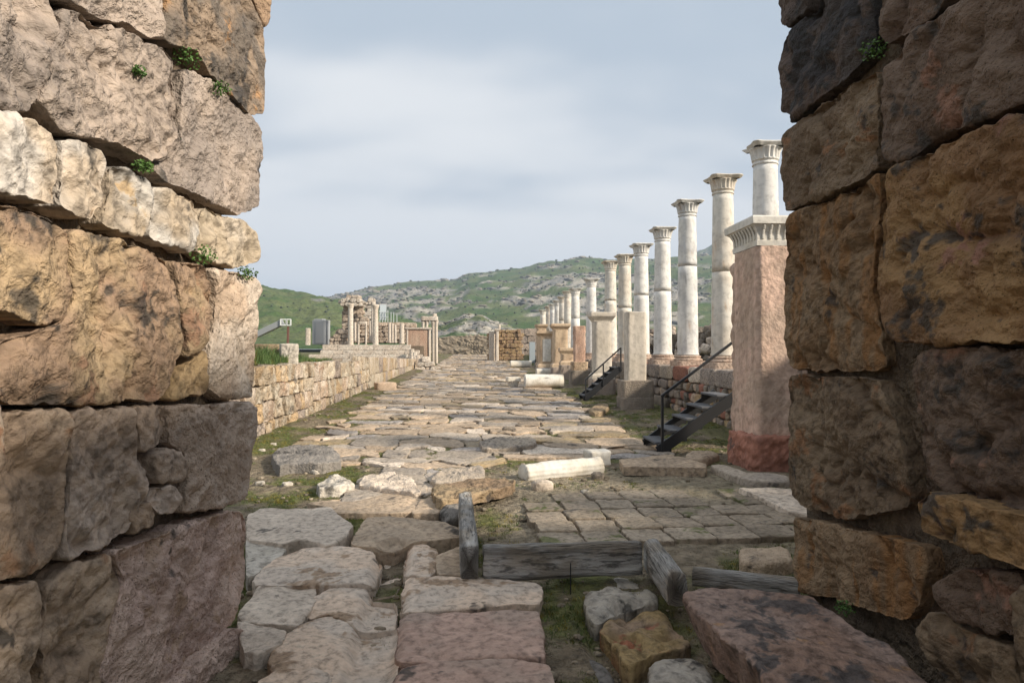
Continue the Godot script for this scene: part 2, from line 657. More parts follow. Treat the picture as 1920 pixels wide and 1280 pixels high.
# ------------------------------------------------------------------ palettes
var P := {}
func make_palettes() -> void:
	P.tan = pal(Color(0.521, 0.394, 0.285), Color(0.399, 0.303, 0.221), {"dt": 0.5})
	P.tan_grey = pal(Color(0.466, 0.377, 0.310), Color(0.343, 0.286, 0.246), {"dt": 0.45})
	P.ochre = pal(Color(0.485, 0.342, 0.192), Color(0.388, 0.265, 0.175), {"dt": 0.42, "t3": 0.4, "c3": Color(0.36, 0.20, 0.12)})
	P.ochre_black = pal(Color(0.475, 0.347, 0.215), Color(0.369, 0.255, 0.175), {"dt": 0.22, "t3": 0.4, "c3": Color(0.34, 0.20, 0.13)})
	P.lichen = pal(Color(0.34, 0.255, 0.185), Color(0.20, 0.165, 0.135), {"dt": 0.06, "t3": 0.28, "c3": Color(0.48, 0.27, 0.13), "f": 3.0, "dark": Color(0.06, 0.057, 0.055)})
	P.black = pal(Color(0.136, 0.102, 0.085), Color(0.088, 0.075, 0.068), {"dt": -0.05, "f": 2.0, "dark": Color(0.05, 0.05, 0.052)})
	P.white = pal(Color(0.669, 0.607, 0.540), Color(0.581, 0.475, 0.366), {"dt": 0.45, "v": 0.2, "f": 2.0, "t3": 0.38, "c3": Color(0.58, 0.40, 0.22)})
	P.white_grey = pal(Color(0.580, 0.534, 0.478), Color(0.478, 0.386, 0.287), {"dt": 0.42, "v": 0.22, "f": 2.0, "t3": 0.3, "c3": Color(0.50, 0.35, 0.19)})
	P.cream = pal(Color(0.601, 0.510, 0.407), Color(0.524, 0.428, 0.316), {"dt": 0.8, "v": 0.12})
	P.pale = pal(Color(0.643, 0.537, 0.436), Color(0.499, 0.377, 0.278), {"dt": 0.7, "v": 0.2, "t3": 0.45, "c3": Color(0.42, 0.23, 0.14)})
	P.brown = pal(Color(0.584, 0.443, 0.326), Color(0.443, 0.326, 0.235), {"dt": 0.68, "t3": 0.42, "c3": Color(0.33, 0.19, 0.11)})
	P.brown_grey = pal(Color(0.621, 0.498, 0.408), Color(0.471, 0.362, 0.281), {"dt": 0.68})
	P.mauve = pal(Color(0.679, 0.506, 0.416), Color(0.547, 0.398, 0.334), {"dt": 0.68, "t3": 0.3, "c3": Color(0.44, 0.31, 0.22)})
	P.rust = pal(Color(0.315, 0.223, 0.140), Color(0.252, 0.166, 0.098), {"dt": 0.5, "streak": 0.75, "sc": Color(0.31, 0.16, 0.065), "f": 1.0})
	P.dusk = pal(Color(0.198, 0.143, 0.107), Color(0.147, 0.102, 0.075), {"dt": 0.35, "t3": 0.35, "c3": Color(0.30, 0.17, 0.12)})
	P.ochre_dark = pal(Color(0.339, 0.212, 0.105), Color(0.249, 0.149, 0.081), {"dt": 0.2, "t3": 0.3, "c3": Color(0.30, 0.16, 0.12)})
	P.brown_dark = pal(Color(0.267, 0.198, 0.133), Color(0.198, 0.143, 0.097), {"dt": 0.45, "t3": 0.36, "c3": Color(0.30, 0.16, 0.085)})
	P.old_wall = pal(Color(0.60, 0.52, 0.41), Color(0.50, 0.40, 0.29), {"dt": 0.36, "dark": Color(0.16, 0.14, 0.12), "streak": 0.5, "sc": Color(0.42, 0.30, 0.19), "v": 0.22, "f": 2.0})
	P.old_orange = pal(Color(0.56, 0.40, 0.24), Color(0.56, 0.46, 0.34), {"dt": 0.5, "streak": 0.4, "sc": Color(0.44, 0.31, 0.19)})
	P.panel = pal(Color(0.60, 0.44, 0.33), Color(0.56, 0.37, 0.27), {"dt": 0.7, "v": 0.2, "f": 1.6})
	P.core = pal(Color(0.20, 0.155, 0.11), Color(0.13, 0.10, 0.075), {"dt": 0.6, "f": 4.0})
	P.pink_slab = pal(Color(0.387, 0.282, 0.234), Color(0.332, 0.222, 0.171), {"dt": 0.12, "t3": 0.35, "c3": Color(0.45, 0.27, 0.15), "dark": Color(0.10, 0.095, 0.095), "f": 2.0})
	P.pave_tan = pal(Color(0.572, 0.437, 0.312), Color(0.466, 0.361, 0.263), {"dt": 0.5, "v": 0.18})
	P.pave_grey = pal(Color(0.503, 0.420, 0.334), Color(0.399, 0.340, 0.283), {"dt": 0.5, "v": 0.18})
	P.pave_blue = pal(Color(0.430, 0.384, 0.348), Color(0.333, 0.296, 0.271), {"dt": 0.5, "v": 0.16})
	P.pave_ochre = pal(Color(0.467, 0.353, 0.209), Color(0.385, 0.310, 0.222), {"dt": 0.55, "v": 0.18})
	P.pave_pale = pal(Color(0.771, 0.649, 0.528), Color(0.632, 0.527, 0.427), {"dt": 0.55, "v": 0.16})
	P.pave_white = pal(Color(0.643, 0.581, 0.499), Color(0.514, 0.459, 0.384), {"dt": 0.33, "v": 0.2, "f": 3.0})
	P.pave_mauve = pal(Color(0.579, 0.402, 0.323), Color(0.467, 0.349, 0.283), {"dt": 0.55, "v": 0.16})
	P.pave_warm = pal(Color(0.794, 0.617, 0.473), Color(0.684, 0.573, 0.473), {"dt": 0.6, "v": 0.14, "t3": 0.3, "c3": Color(0.36, 0.245, 0.155)})
	P.boulder = pal(Color(0.30, 0.27, 0.24), Color(0.22, 0.20, 0.18), {"dt": 0.35})
	P.orange = pal(Color(0.423, 0.315, 0.198), Color(0.331, 0.236, 0.156), {"dt": 0.4})
	P.ochre_red = pal(Color(0.40, 0.285, 0.14), Color(0.36, 0.26, 0.18), {"dt": 0.6, "t3": 0.33, "c3": Color(0.36, 0.13, 0.08)})
	P.tile = pal(Color(0.390, 0.319, 0.242), Color(0.297, 0.242, 0.180), {"dt": 0.5, "v": 0.22, "moss": 0.34})
	P.sand = pal(Color(0.40, 0.335, 0.245), Color(0.31, 0.25, 0.175), {"dt": 0.9, "v": 0.2})
	P.column = pal(Color(0.790, 0.759, 0.711), Color(0.718, 0.686, 0.642), {"sc": Color(0.50, 0.465, 0.41), "streak": 0.22, "dt": 0.85, "dark": Color(0.34, 0.32, 0.30), "v": 0.05, "f": 0.9, "t3": 0.5, "c3": Color(0.62, 0.50, 0.37)})
	P.column_warm = pal(Color(0.740, 0.690, 0.610), Color(0.660, 0.585, 0.490), {"sc": Color(0.50, 0.465, 0.41), "streak": 0.25, "dt": 0.8, "dark": Color(0.35, 0.31, 0.27), "v": 0.06, "f": 0.9, "t3": 0.42, "c3": Color(0.60, 0.44, 0.31)})
	P.column_vein = pal(Color(0.757, 0.735, 0.692), Color(0.606, 0.595, 0.584), {"sc": Color(0.50, 0.465, 0.41), "streak": 0.3, "dt": 0.52, "dark": Color(0.30, 0.28, 0.27), "v": 0.06, "f": 2.2, "t3": 0.45, "c3": Color(0.50, 0.40, 0.33)})
	P.marble = pal(Color(0.74, 0.70, 0.63), Color(0.66, 0.60, 0.50), {"dt": 0.75, "v": 0.08})
	P.pedestal = pal(Color(0.60, 0.535, 0.45), Color(0.53, 0.465, 0.38), {"dt": 0.7, "v": 0.1})
	P.pedestal_tan = pal(Color(0.60, 0.46, 0.32), Color(0.50, 0.37, 0.25), {"dt": 0.7, "v": 0.14, "streak": 0.3, "sc": Color(0.42, 0.27, 0.17)})
	P.base_pink = pal(Color(0.56, 0.43, 0.34), Color(0.50, 0.36, 0.28), {"dt": 0.7, "v": 0.12})
	P.red_pier = pal(Color(0.653, 0.456, 0.353), Color(0.558, 0.410, 0.317), {"dt": 0.6, "v": 0.17, "streak": 0.45, "sc": Color(0.40, 0.29, 0.215), "f": 1.0})
	P.red_base = pal(Color(0.42, 0.195, 0.135), Color(0.34, 0.165, 0.12), {"dt": 0.5, "v": 0.2})
	P.red_rough = pal(Color(0.605, 0.416, 0.315), Color(0.517, 0.335, 0.248), {"dt": 0.7, "v": 0.25})
	P.rubble = pal(Color(0.33, 0.275, 0.22), Color(0.25, 0.21, 0.17), {"dt": 0.4})
	P.temple = pal(Color(0.680, 0.561, 0.447), Color(0.542, 0.428, 0.332), {"dt": 0.5})
	P.temple_pale = pal(Color(0.769, 0.681, 0.583), Color(0.656, 0.558, 0.459), {"dt": 0.6})

# ------------------------------------------------------------------ ground
func bump_in(x: float, a: float, b: float, s: float) -> float:
	return smoothstep(a - s, a, x) * (1.0 - smoothstep(b, b + s, x))

func land(x: float, z: float) -> float:     # height of the earth at x, and z metres ahead
	var h := road(z) - (0.05 if z < 7.0 else 0.032)
	h += 0.025 * nz.get_noise_2d(x * 1.1, z * 1.1) + 0.012 * nz.get_noise_2d(x * 5.0, z * 5.0)
	# hollow dug out beside the paving in front of the passage
	h -= 0.12 * bump_in(x, 0.72, 1.9, 0.12) * bump_in(z, 2.4, 4.45, 0.15)
	h -= 0.028 * bump_in(x, -2.1, 0.55, 0.12) * bump_in(z, 2.4, 6.6, 0.2)
	# strips beside the street
	if z > 7.0:
		h += 0.04 * smoothstep(3.1, 3.6, x) + 0.05 * smoothstep(-3.3, -3.7, x)
	# made ground behind the retaining wall on the left and under the stoa on the right
	var lt := smoothstep(-4.15, -4.3, x) * smoothstep(10.2, 10.5, z)
	h = lerpf(h, maxf(lerpf(1.33, 0.42, smoothstep(15.0, 42.0, z)) + 0.06 * nz.get_noise_2d(x * 0.5, z * 0.5), h), lt)
	var rt := smoothstep(5.45, 5.55, x) * smoothstep(10.4, 10.6, z)
	h = lerpf(h, maxf(1.12 + 0.03 * nz.get_noise_2d(x, z), h), rt)
	return h

func spaced(a: Array) -> PackedFloat32Array:    # [from, to, step], ...
	var r := PackedFloat32Array()
	for s in a:
		var n := int(round((s[1] - s[0]) / s[2]))
		for i in n:
			r.append(lerpf(s[0], s[1], float(i) / n))
	r.append(a[-1][1])
	return r

func make_ground() -> void:
	var xs := spaced([[-3000, -400, 650], [-400, -60, 60], [-60, -12, 4], [-12, -4.5, 0.5], [-4.5, -3.0, 0.07], [-3.0, 3.5, 0.09], [3.5, 6.0, 0.1], [6, 14, 0.5], [14, 60, 4], [60, 400, 60], [400, 3000, 650]])
	var zs := spaced([[-40, -4, 4], [-4, 2.4, 0.5], [2.4, 9.5, 0.09], [9.5, 12, 0.14], [12, 30, 0.4], [30, 110, 2], [110, 400, 40], [400, 3200, 400]])
	var v := PackedVector3Array()
	var col := PackedColorArray()
	var idx := PackedInt32Array()
	for z in zs:
		for x in xs:
			var h := land(x, z)
			if z > 140.0:
				h += (z - 140.0) * 0.002
			v.append(Vector3(x, h, -z))
			var k := nz.get_noise_2d(x * 0.9 + 5.0, z * 0.9)
			var f := nz.get_noise_2d(x * 6.0, z * 6.0 + 9.0)
			var f2 := nz.get_noise_2d(x * 22.0, z * 22.0)
			var c := Color(0.22, 0.175, 0.12).lerp(Color(0.31, 0.25, 0.175), smoothstep(-0.2, 0.3, f))
			var moss := smoothstep(-0.12, 0.2, k + 0.5 * f)
			if x > 0.1 and x < 4.2 and z > 5.0 and z < 9.6:
				var sandy := smoothstep(5.0, 6.2, z) * bump_in(x, 0.4, 3.9, 0.3) * (1.0 - smoothstep(9.2, 9.6, z))
				c = c.lerp(Color(0.37, 0.31, 0.225) if f > -0.1 else Color(0.31, 0.255, 0.18), sandy)
				moss *= 1.0 - 0.85 * sandy
			if x < -1.0 and x > -4.0 and z > 6.0:
				moss = maxf(moss, smoothstep(-0.25, 0.15, k + 0.5 * f) * 0.95)
			if absf(x) > 4.4 and z > 11.0 or z > 100.0:
				moss = maxf(moss, 0.7)
			c = c.lerp(Color(0.135, 0.15, 0.04), moss * 0.8)
			c = c * (1.0 + 0.35 * f2 + 0.2 * f)
			col.append(Color(clampf(c.r, 0.02, 0.6), clampf(c.g, 0.02, 0.6), clampf(c.b, 0.01, 0.6)))
	var w := xs.size()
	for j in zs.size() - 1:
		for i in w - 1:
			var a := j * w + i
			idx.append_array([a, a + w, a + w + 1, a, a + w + 1, a + 1])
	var g := part("ground", from_arrays(v, col, idx), M.earth, self)
	g.set_meta("kind", "structure")

# a hill: ridge given as [pixel x, pixel y] at distance R; its foot is at R0
func hill(ridge: Array, r0: float, r1: float, foot: float, green: float, sd: int, seen_x: Vector2, rock_list: Array, bush_list: Array, rock_n: int) -> void:
	var v := PackedVector3Array()
	var col := PackedColorArray()
	var idx := PackedInt32Array()
	var nx := 260
	var nr := 90
	var rng := rng_of(sd)
	for j in nr + 1:
		var t := float(j) / nr * 1.25
		for i in nx + 1:
			var px := lerpf(ridge[0][0], ridge[-1][0], float(i) / nx)
			var q := hill_point(ridge, r0, r1, foot, px, t, sd)
			v.append(q)
			var m := rocky(q, sd, px, green)
			var gn := nz.get_noise_3dv(q * 0.02 + Vector3(sd, 0, 0))
			var g := Color(0.07, 0.118, 0.033).lerp(Color(0.135, 0.16, 0.062), smoothstep(-0.25, 0.3, gn + 0.4 * nz.get_noise_3dv(q * 0.11)))
			var rk := Color(0.45, 0.41, 0.345).lerp(Color(0.22, 0.215, 0.20), smoothstep(-0.2, 0.3, nz.get_noise_3dv(q * 0.06)))
			var c := g.lerp(rk, m)
			c = c * (1.0 + 0.3 * nz.get_noise_3dv(q * 0.25))
			col.append(Color(c.r, c.g, c.b))
	for j in nr:
		for i in nx:
			var a := j * (nx + 1) + i
			idx.append_array([a, a + nx + 1, a + nx + 2, a, a + nx + 2, a + 1])
	var h := part("hill", from_arrays(v, col, idx), M.hill, self)
	h.set_meta("kind", "structure")
	for k in rock_n:
		var px := rng.randf_range(seen_x.x, seen_x.y)
		var t := rng.randf_range(0.05, 1.0)
		var q := hill_point(ridge, r0, r1, foot, px, t, sd)
		var m := rocky(q, sd, px, green)
		var u := rng.randf()
		if u < m * 0.75:
			rock_list.append([q, (0.0012 + 0.0045 * pow(rng.randf(), 3.0)) * q.length(), rng.randf()])
		elif u > 0.93 - 0.1 * m:
			bush_list.append([q, rng.randf_range(0.0016, 0.0036) * q.length(), rng.randf()])

func rocky(q: Vector3, sd: int, px: float, green: float) -> float:
	var n := nz.get_noise_3d(q.x * 0.007 + sd, q.y * 0.035, q.z * 0.007)
	var n2 := nz.get_noise_3d(q.x * 0.03, q.y * 0.12 + sd, q.z * 0.03)
	var here := green
	if sd == 1:          # bare limestone low on the left flank and in the middle, grass round the top
		here += 0.30 * smoothstep(860.0, 900.0, px) * (1.0 - smoothstep(940.0, 1010.0, px)) + 0.22 * smoothstep(75.0, 120.0, q.y) - 0.18 * (1.0 - smoothstep(780.0, 860.0, px)) - 0.1 * smoothstep(960.0, 1020.0, px) * (1.0 - smoothstep(60.0, 90.0, q.y))
	return smoothstep(here, here + 0.16, n + 0.7 * n2)

func hill_point(ridge: Array, r0: float, r1: float, foot: float, px: float, t: float, sd: int) -> Vector3:
	var y := 657.0
	for i in ridge.size() - 1:
		if px <= ridge[i + 1][0] or i == ridge.size() - 2:
			var f := clampf((px - ridge[i][0]) / (ridge[i + 1][0] - ridge[i][0]), 0.0, 1.0)
			y = lerpf(ridge[i][1], ridge[i + 1][1], f * f * (3.0 - 2.0 * f) * 0.5 + f * 0.5)
			break
	var rr := ray(px, 657)
	var d := Vector3(rr.x, 0, rr.z).normalized()
	var rel := d.dot(view * Vector3(0, 0, -1))
	var r := lerpf(r0, r1, t) / rel
	var top := (657.0 - y) / F * r1 + 1.6
	var s := t if t <= 1.0 else 1.0 - (t - 1.0) * 1.6
	var prof := pow(clampf(s, 0.0, 1.0), 1.12)
	var q := d * r
	var h := foot + (top - foot) * prof
	var amp := r1 * 0.008 * smoothstep(0.0, 0.3, s)
	h += amp * (nz.get_noise_3d(q.x * 9.0 / r1 * 2.0 + sd, 0, q.z * 9.0 / r1 * 2.0)) * (1.0 - 0.6 * smoothstep(0.8, 1.0, s))
	h += amp * 0.3 * nz.get_noise_3d(q.x * 60.0 / r1, float(sd), q.z * 60.0 / r1)
	return Vector3(q.x, h, q.z)

func scatter(called: String, label: String, category: String, mesh: Mesh, mat: Material, xfs: Array, cols: Array) -> void:
	var mm := MultiMesh.new()
	mm.transform_format = MultiMesh.TRANSFORM_3D
	mm.use_colors = true
	mm.mesh = mesh
	mm.instance_count = xfs.size()
	for i in xfs.size():
		mm.set_instance_transform(i, xfs[i])
		mm.set_instance_color(i, cols[i])
	var o := MultiMeshInstance3D.new()
	o.name = numbered(called)
	o.multimesh = mm
	o.material_override = mat
	o.set_meta("kind", "stuff")
	tag(o, label, category)
	add_child(o)

func make_hills() -> void:
	var rk := []
	var bs := []
	# the far dark shoulder on the right, the long rocky ridge, the near green slope and the knoll before it
	hill([[1180, 560], [1250, 520], [1310, 470], [1370, 445], [1450, 420], [1600, 400], [1900, 420], [2300, 470]], 900, 1700, 20.0, 0.2, 4, Vector2(1280, 1420), rk, bs, 500)
	hill([[150, 575], [400, 570], [560, 562], [620, 556], [700, 537], [790, 527], [850, 522], [880, 510], [950, 506], [1040, 489], [1090, 481], [1180, 487], [1270, 481], [1340, 478], [1500, 470], [1800, 470], [2300, 500]], 330, 1100, 4.0, 0.06, 1, Vector2(600, 1380), rk, bs, 9000)
	hill([[-200, 500], [300, 512], [490, 537], [560, 547], [640, 562], [700, 579], [780, 602], [850, 622], [960, 650]], 170, 420, 2.0, 0.62, 2, Vector2(470, 800), rk, bs, 700)
	hill([[740, 640], [790, 622], [830, 604], [870, 591], [900, 588], [930, 601], [980, 620], [1060, 640]], 190, 330, 1.5, 0.12, 3, Vector2(780, 1050), rk, bs, 900)
	var rock := rock_mesh(71, pal(Color(0.9, 0.9, 0.9), Color(0.7, 0.7, 0.7), {"dt": 9.0}), 8, 0.5)
	var xf := []
	var cl := []
	for r in rk:
		var s: float = r[1]
		var turn := Basis(UP, r[2] * TAU)
		xf.append(Transform3D(turn.scaled_local(Vector3(s * 2.2, s * 0.6, s * 1.4)), r[0] + UP * s * 0.08))
		var g: float = 0.75 + 0.5 * fmod(r[2] * 7.3, 1.0)
		cl.append(Color(0.36 * g, 0.325 * g, 0.26 * g) if fmod(r[2] * 3.7, 1.0) > 0.35 else Color(0.25 * g, 0.245 * g, 0.24 * g))
	scatter("hillside_rocks", "grey and tan rock outcrops scattered over the far hillside", "rocks", rock, M.far_stone, xf, cl)
	var bush := rock_mesh(77, pal(Color(0.9, 0.9, 0.9), Color(0.6, 0.6, 0.6), {"dt": 9.0}), 10, 0.8)
	xf = []
	cl = []
	for r in bs:
		var s: float = r[1]
		xf.append(Transform3D(Basis(UP, r[2] * TAU).scaled_local(Vector3(s * 1.3, s * 0.9, s)), r[0] + UP * s * 0.25))
		var g: float = 0.7 + 0.6 * fmod(r[2] * 5.3, 1.0)
		cl.append(Color(0.055 * g, 0.075 * g, 0.035 * g))
	scatter("hillside_shrubs", "dark green shrubs dotted over the far hillside", "shrubs", bush, M.leaf, xf, cl)

# ------------------------------------------------------------------ gate walls of the passage
var L := {}
var R := {}
func wall_plane(corner: Vector2, vx: float, side: float) -> Dictionary:
	var p := on_y(corner.x, corner.y, 0.0)
	var d := ray(vx, 657)
	d = Vector3(d.x, 0, d.z).normalized()
	var n := UP.cross(d) * side
	return {"p": p, "d": d, "n": n.normalized()}

func wall_stone(w: Dictionary, px: Array, p: Dictionary, proud: float, sd: int, mat: String, o := {}) -> void:
	var lump: float = o.get("lump", 0.045)
	var fr := wall_frame(w.p + w.n * proud, w.n)
	var inv := fr.affine_inverse()
	var pts := PackedVector2Array()
	var c := Vector2.ZERO
	for q in px:
		var u: Vector3 = inv * on_plane(q[0], q[1], fr.origin, w.n)
		pts.append(Vector2(u.x, u.y))
		c += Vector2(u.x, u.y)
	c /= pts.size()
	for i in pts.size():            # leave an open joint
		pts[i] += (c - pts[i]).normalized() * 0.003
	var oo := {"depth": 0.42 + proud, "res": 0.013, "bevel": 0.016, "lump": lump, "rough": 0.014, "crown": 0.0, "jag": 0.014, "smooth": 1, "corner": 0.09}
	oo.merge(o, true)
	part("stone_block", stone(pts, fr, p, sd, oo), M[mat], w.node)

func make_gate() -> void:
	L = wall_plane(Vector2(452, 1165), 1000, -1.0)
	R = wall_plane(Vector2(1484, 1108), 850, 1.0)
	L.node = thing("gate_wall", "thick passage wall of huge tan blocks with one course of white marble", "wall")
	R.node = thing("gate_wall", "thick passage wall of dark brown blocks with a long pink slab at its foot", "wall")
	# --- left side
	var s := [
		[[[-40, -40], [92, -40], [100, 5], [110, 38], [98, 142], [64, 210], [0, 199], [-40, 190]], "tan_grey", 0.05, "travertine"],
		[[[104, -40], [306, -40], [308, 71], [285, 73], [240, 45], [195, 40], [150, 10], [104, -5]], "tan_grey", 0.06, "pitted"],
		[[[310, -40], [457, -40], [499, 56], [502, 112], [497, 214], [476, 221], [442, 182], [394, 137], [371, 94], [319, 84], [310, 71]], "lichen", 0.05, "pitted"],
		[[[461, -40], [506, -40], [505, 45], [498, 55], [480, 10]], "ochre", 0.03, "pitted"],
		[[[112, 22], [150, 16], [195, 44], [240, 51], [285, 78], [319, 90], [337, 117], [339, 170], [339, 255], [324, 290], [292, 306], [240, 281], [190, 265], [124, 250], [84, 190], [101, 105]], "tan_grey", 0.06, "travertine"],
		[[[343, 126], [394, 144], [442, 188], [496, 242], [494, 300], [488, 384], [456, 407], [405, 384], [356, 358], [315, 343], [284, 313], [328, 292], [345, 255]], "tan_grey", 0.02, "pitted"],
		[[[-40, 197], [0, 201], [65, 218], [112, 259], [119, 300], [116, 390], [90, 385], [0, 360], [-40, 350]], "white", 0.06, "limestone"],
		[[[122, 257], [176, 262], [206, 300], [202, 360], [187, 426], [119, 394], [121, 300]], "white", 0.05, "limestone"],
		[[[210, 308], [240, 312], [281, 330], [292, 360], [279, 449], [192, 427], [206, 362]], "white_grey", 0.04, "limestone"],
		[[[294, 344], [374, 376], [378, 424], [360, 473], [284, 451]], "white_grey", 0.04, "limestone"],
		[[[380, 384], [450, 410], [484, 437], [487, 489], [457, 506], [392, 487], [372, 470]], "cream", 0.03, "limestone"],
		[[[-40, 366], [60, 386], [113, 406], [132, 450], [138, 555], [120, 598], [82, 615], [0, 584], [-40, 575]], "ochre_black", 0.06, "travertine"],
		[[[134, 427], [215, 441], [321, 480], [333, 526], [348, 646], [338, 690], [306, 755], [160, 758], [10, 763], [-12, 730], [0, 642], [82, 620], [124, 602], [144, 560], [139, 500]], "ochre_black", 0.065, "travertine"],
		[[[325, 484], [388, 494], [405, 543], [393, 630], [356, 672], [352, 632], [337, 543]], "ochre_black", 0.05, "travertine"],
		[[[398, 502], [460, 509], [488, 530], [483, 680], [480, 745], [419, 748], [397, 735], [394, 663], [409, 560]], "pale", 0.03, "pitted"],
		[[[352, 680], [390, 658], [395, 740], [320, 752], [342, 698]], "ochre", 0.02, "limestone"],
		[[[-40, 772], [134, 766], [135, 870], [126, 1000], [122, 1030], [70, 1080], [0, 1096], [-40, 1098]], "brown", 0.05, "limestone"],
		[[[138, 766], [248, 763], [257, 840], [284, 900], [270, 958], [246, 1005], [190, 1034], [128, 1054], [129, 1000], [138, 870]], "brown_grey", 0.06, "limestone"],
		[[[252, 761], [308, 758], [314, 800], [308, 838], [268, 848], [258, 800]], "brown_grey", 0.03, "limestone"],
		[[[291, 848], [340, 838], [352, 880], [340, 903], [310, 908], [293, 885]], "brown_grey", 0.04, "limestone"],
		[[[285, 912], [335, 908], [343, 935], [328, 966], [300, 966], [275, 940]], "brown_grey", 0.05, "limestone"],
		[[[250, 942], [283, 937], [296, 962], [290, 985], [254, 1000], [247, 970]], "brown", 0.05, "limestone"],
		[[[316, 759], [481, 752], [476, 880], [463, 935], [425, 949], [346, 964], [355, 900], [348, 850], [320, 830]], "brown_grey", 0.03, "pitted"],
		[[[214, 1034], [285, 1008], [440, 953], [471, 964], [466, 1060], [458, 1110], [444, 1164], [390, 1215], [330, 1290], [192, 1290], [220, 1160], [237, 1088]], "mauve", 0.05, "pitted"],
		[[[95, 1096], [130, 1062], [208, 1039], [232, 1090], [215, 1160], [188, 1300], [85, 1300], [80, 1180]], "brown", 0.03, "limestone"],
		[[[-40, 1103], [0, 1101], [74, 1088], [83, 1180], [65, 1300], [-40, 1300]], "brown", 0.05, "limestone"],
		[[[325, 1290], [395, 1218], [440, 1172], [467, 1182], [465, 1235], [450, 1290]], "mauve", 0.10, "pitted"],
		[[[-40, 722], [4, 733], [11, 800], [7, 890], [-40, 900]], "pale", 0.10, "limestone"],
	]
	for i in s.size():
		wall_stone(L, s[i][0], P[s[i][1]], s[i][2], 101 + i, s[i][3], {"corner": 0.05 if s[i][3] == "marble" else 0.09, "crown": 0.0, "lump": 0.03 if s[i][3] == "marble" else 0.045, "lf": 1.9, "rough": 0.008 if s[i][3] == "marble" else 0.016, "cut": 0.05 if s[i][3] == "travertine" else 0.03})
	# --- right side
	s = [
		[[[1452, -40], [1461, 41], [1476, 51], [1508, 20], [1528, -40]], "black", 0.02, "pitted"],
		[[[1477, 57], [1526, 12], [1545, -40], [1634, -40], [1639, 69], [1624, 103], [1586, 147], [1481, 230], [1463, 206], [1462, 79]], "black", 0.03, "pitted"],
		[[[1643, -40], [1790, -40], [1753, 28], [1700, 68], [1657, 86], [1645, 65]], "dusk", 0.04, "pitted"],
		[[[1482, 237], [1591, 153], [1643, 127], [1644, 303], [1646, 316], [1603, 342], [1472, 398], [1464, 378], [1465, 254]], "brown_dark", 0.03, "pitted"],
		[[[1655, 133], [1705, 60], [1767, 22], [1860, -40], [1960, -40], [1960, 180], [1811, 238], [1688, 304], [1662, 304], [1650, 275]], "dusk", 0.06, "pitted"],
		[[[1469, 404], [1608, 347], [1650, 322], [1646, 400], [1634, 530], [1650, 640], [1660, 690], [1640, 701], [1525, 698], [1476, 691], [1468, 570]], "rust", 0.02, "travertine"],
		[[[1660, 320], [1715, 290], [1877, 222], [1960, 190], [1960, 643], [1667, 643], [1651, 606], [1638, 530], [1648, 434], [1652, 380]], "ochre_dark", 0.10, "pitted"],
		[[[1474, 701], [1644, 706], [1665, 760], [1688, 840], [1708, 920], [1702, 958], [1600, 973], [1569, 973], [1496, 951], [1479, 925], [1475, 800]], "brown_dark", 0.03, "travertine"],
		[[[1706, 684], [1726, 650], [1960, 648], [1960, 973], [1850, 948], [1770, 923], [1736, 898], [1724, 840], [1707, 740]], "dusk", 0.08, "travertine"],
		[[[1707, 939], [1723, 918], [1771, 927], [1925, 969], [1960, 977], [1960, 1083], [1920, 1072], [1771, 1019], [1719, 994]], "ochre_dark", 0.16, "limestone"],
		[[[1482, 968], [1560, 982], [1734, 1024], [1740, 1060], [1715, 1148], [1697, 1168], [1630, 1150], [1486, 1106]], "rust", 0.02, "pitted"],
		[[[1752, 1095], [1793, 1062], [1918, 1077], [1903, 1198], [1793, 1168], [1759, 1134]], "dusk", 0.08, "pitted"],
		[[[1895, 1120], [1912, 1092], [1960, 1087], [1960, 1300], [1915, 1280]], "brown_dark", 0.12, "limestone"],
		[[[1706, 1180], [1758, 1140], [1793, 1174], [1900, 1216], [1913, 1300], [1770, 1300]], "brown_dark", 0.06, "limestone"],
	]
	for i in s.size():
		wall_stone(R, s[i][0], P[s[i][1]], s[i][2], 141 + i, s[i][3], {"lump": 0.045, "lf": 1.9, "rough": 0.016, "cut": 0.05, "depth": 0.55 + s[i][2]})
	# --- rubble hearts of the two walls, and plain courses where they run on past the frame
	gate_core(L, 0.07, 1.1, 4.05, 3.0)
	gate_core(R, 0.07, 1.0, 3.8, 4.4)
	flank_walls()
	for w in [L, R]:
		var rng := rng_of(5 if w == L else 6)
		var sgn := -1.0 if w == L else 1.0
		var fr := wall_frame(w.p + w.n * 0.03, w.n)
		var y := 0.0
		var cap := 4.05 if w == L else 3.8
		while y < cap - 0.15:
			var hh := rng.randf_range(0.42, 0.68)
			hh = minf(hh, cap - y)
			var u := 2.15
			while u < (2.9 if w == L else 4.3):
				var ww := rng.randf_range(0.5, 0.95)
				var r := rect(sgn * u, y + 0.01, sgn * (u + ww - 0.015), y + hh - 0.01)
				part("stone_block", stone(r, fr, P[["tan_grey", "brown", "tan"][rng.randi() % 3]], rng.randi() % 900, {"depth": 0.4, "res": 0.06, "lump": 0.05, "bevel": 0.04}), M.travertine, w.node)
				u += ww
			y += hh

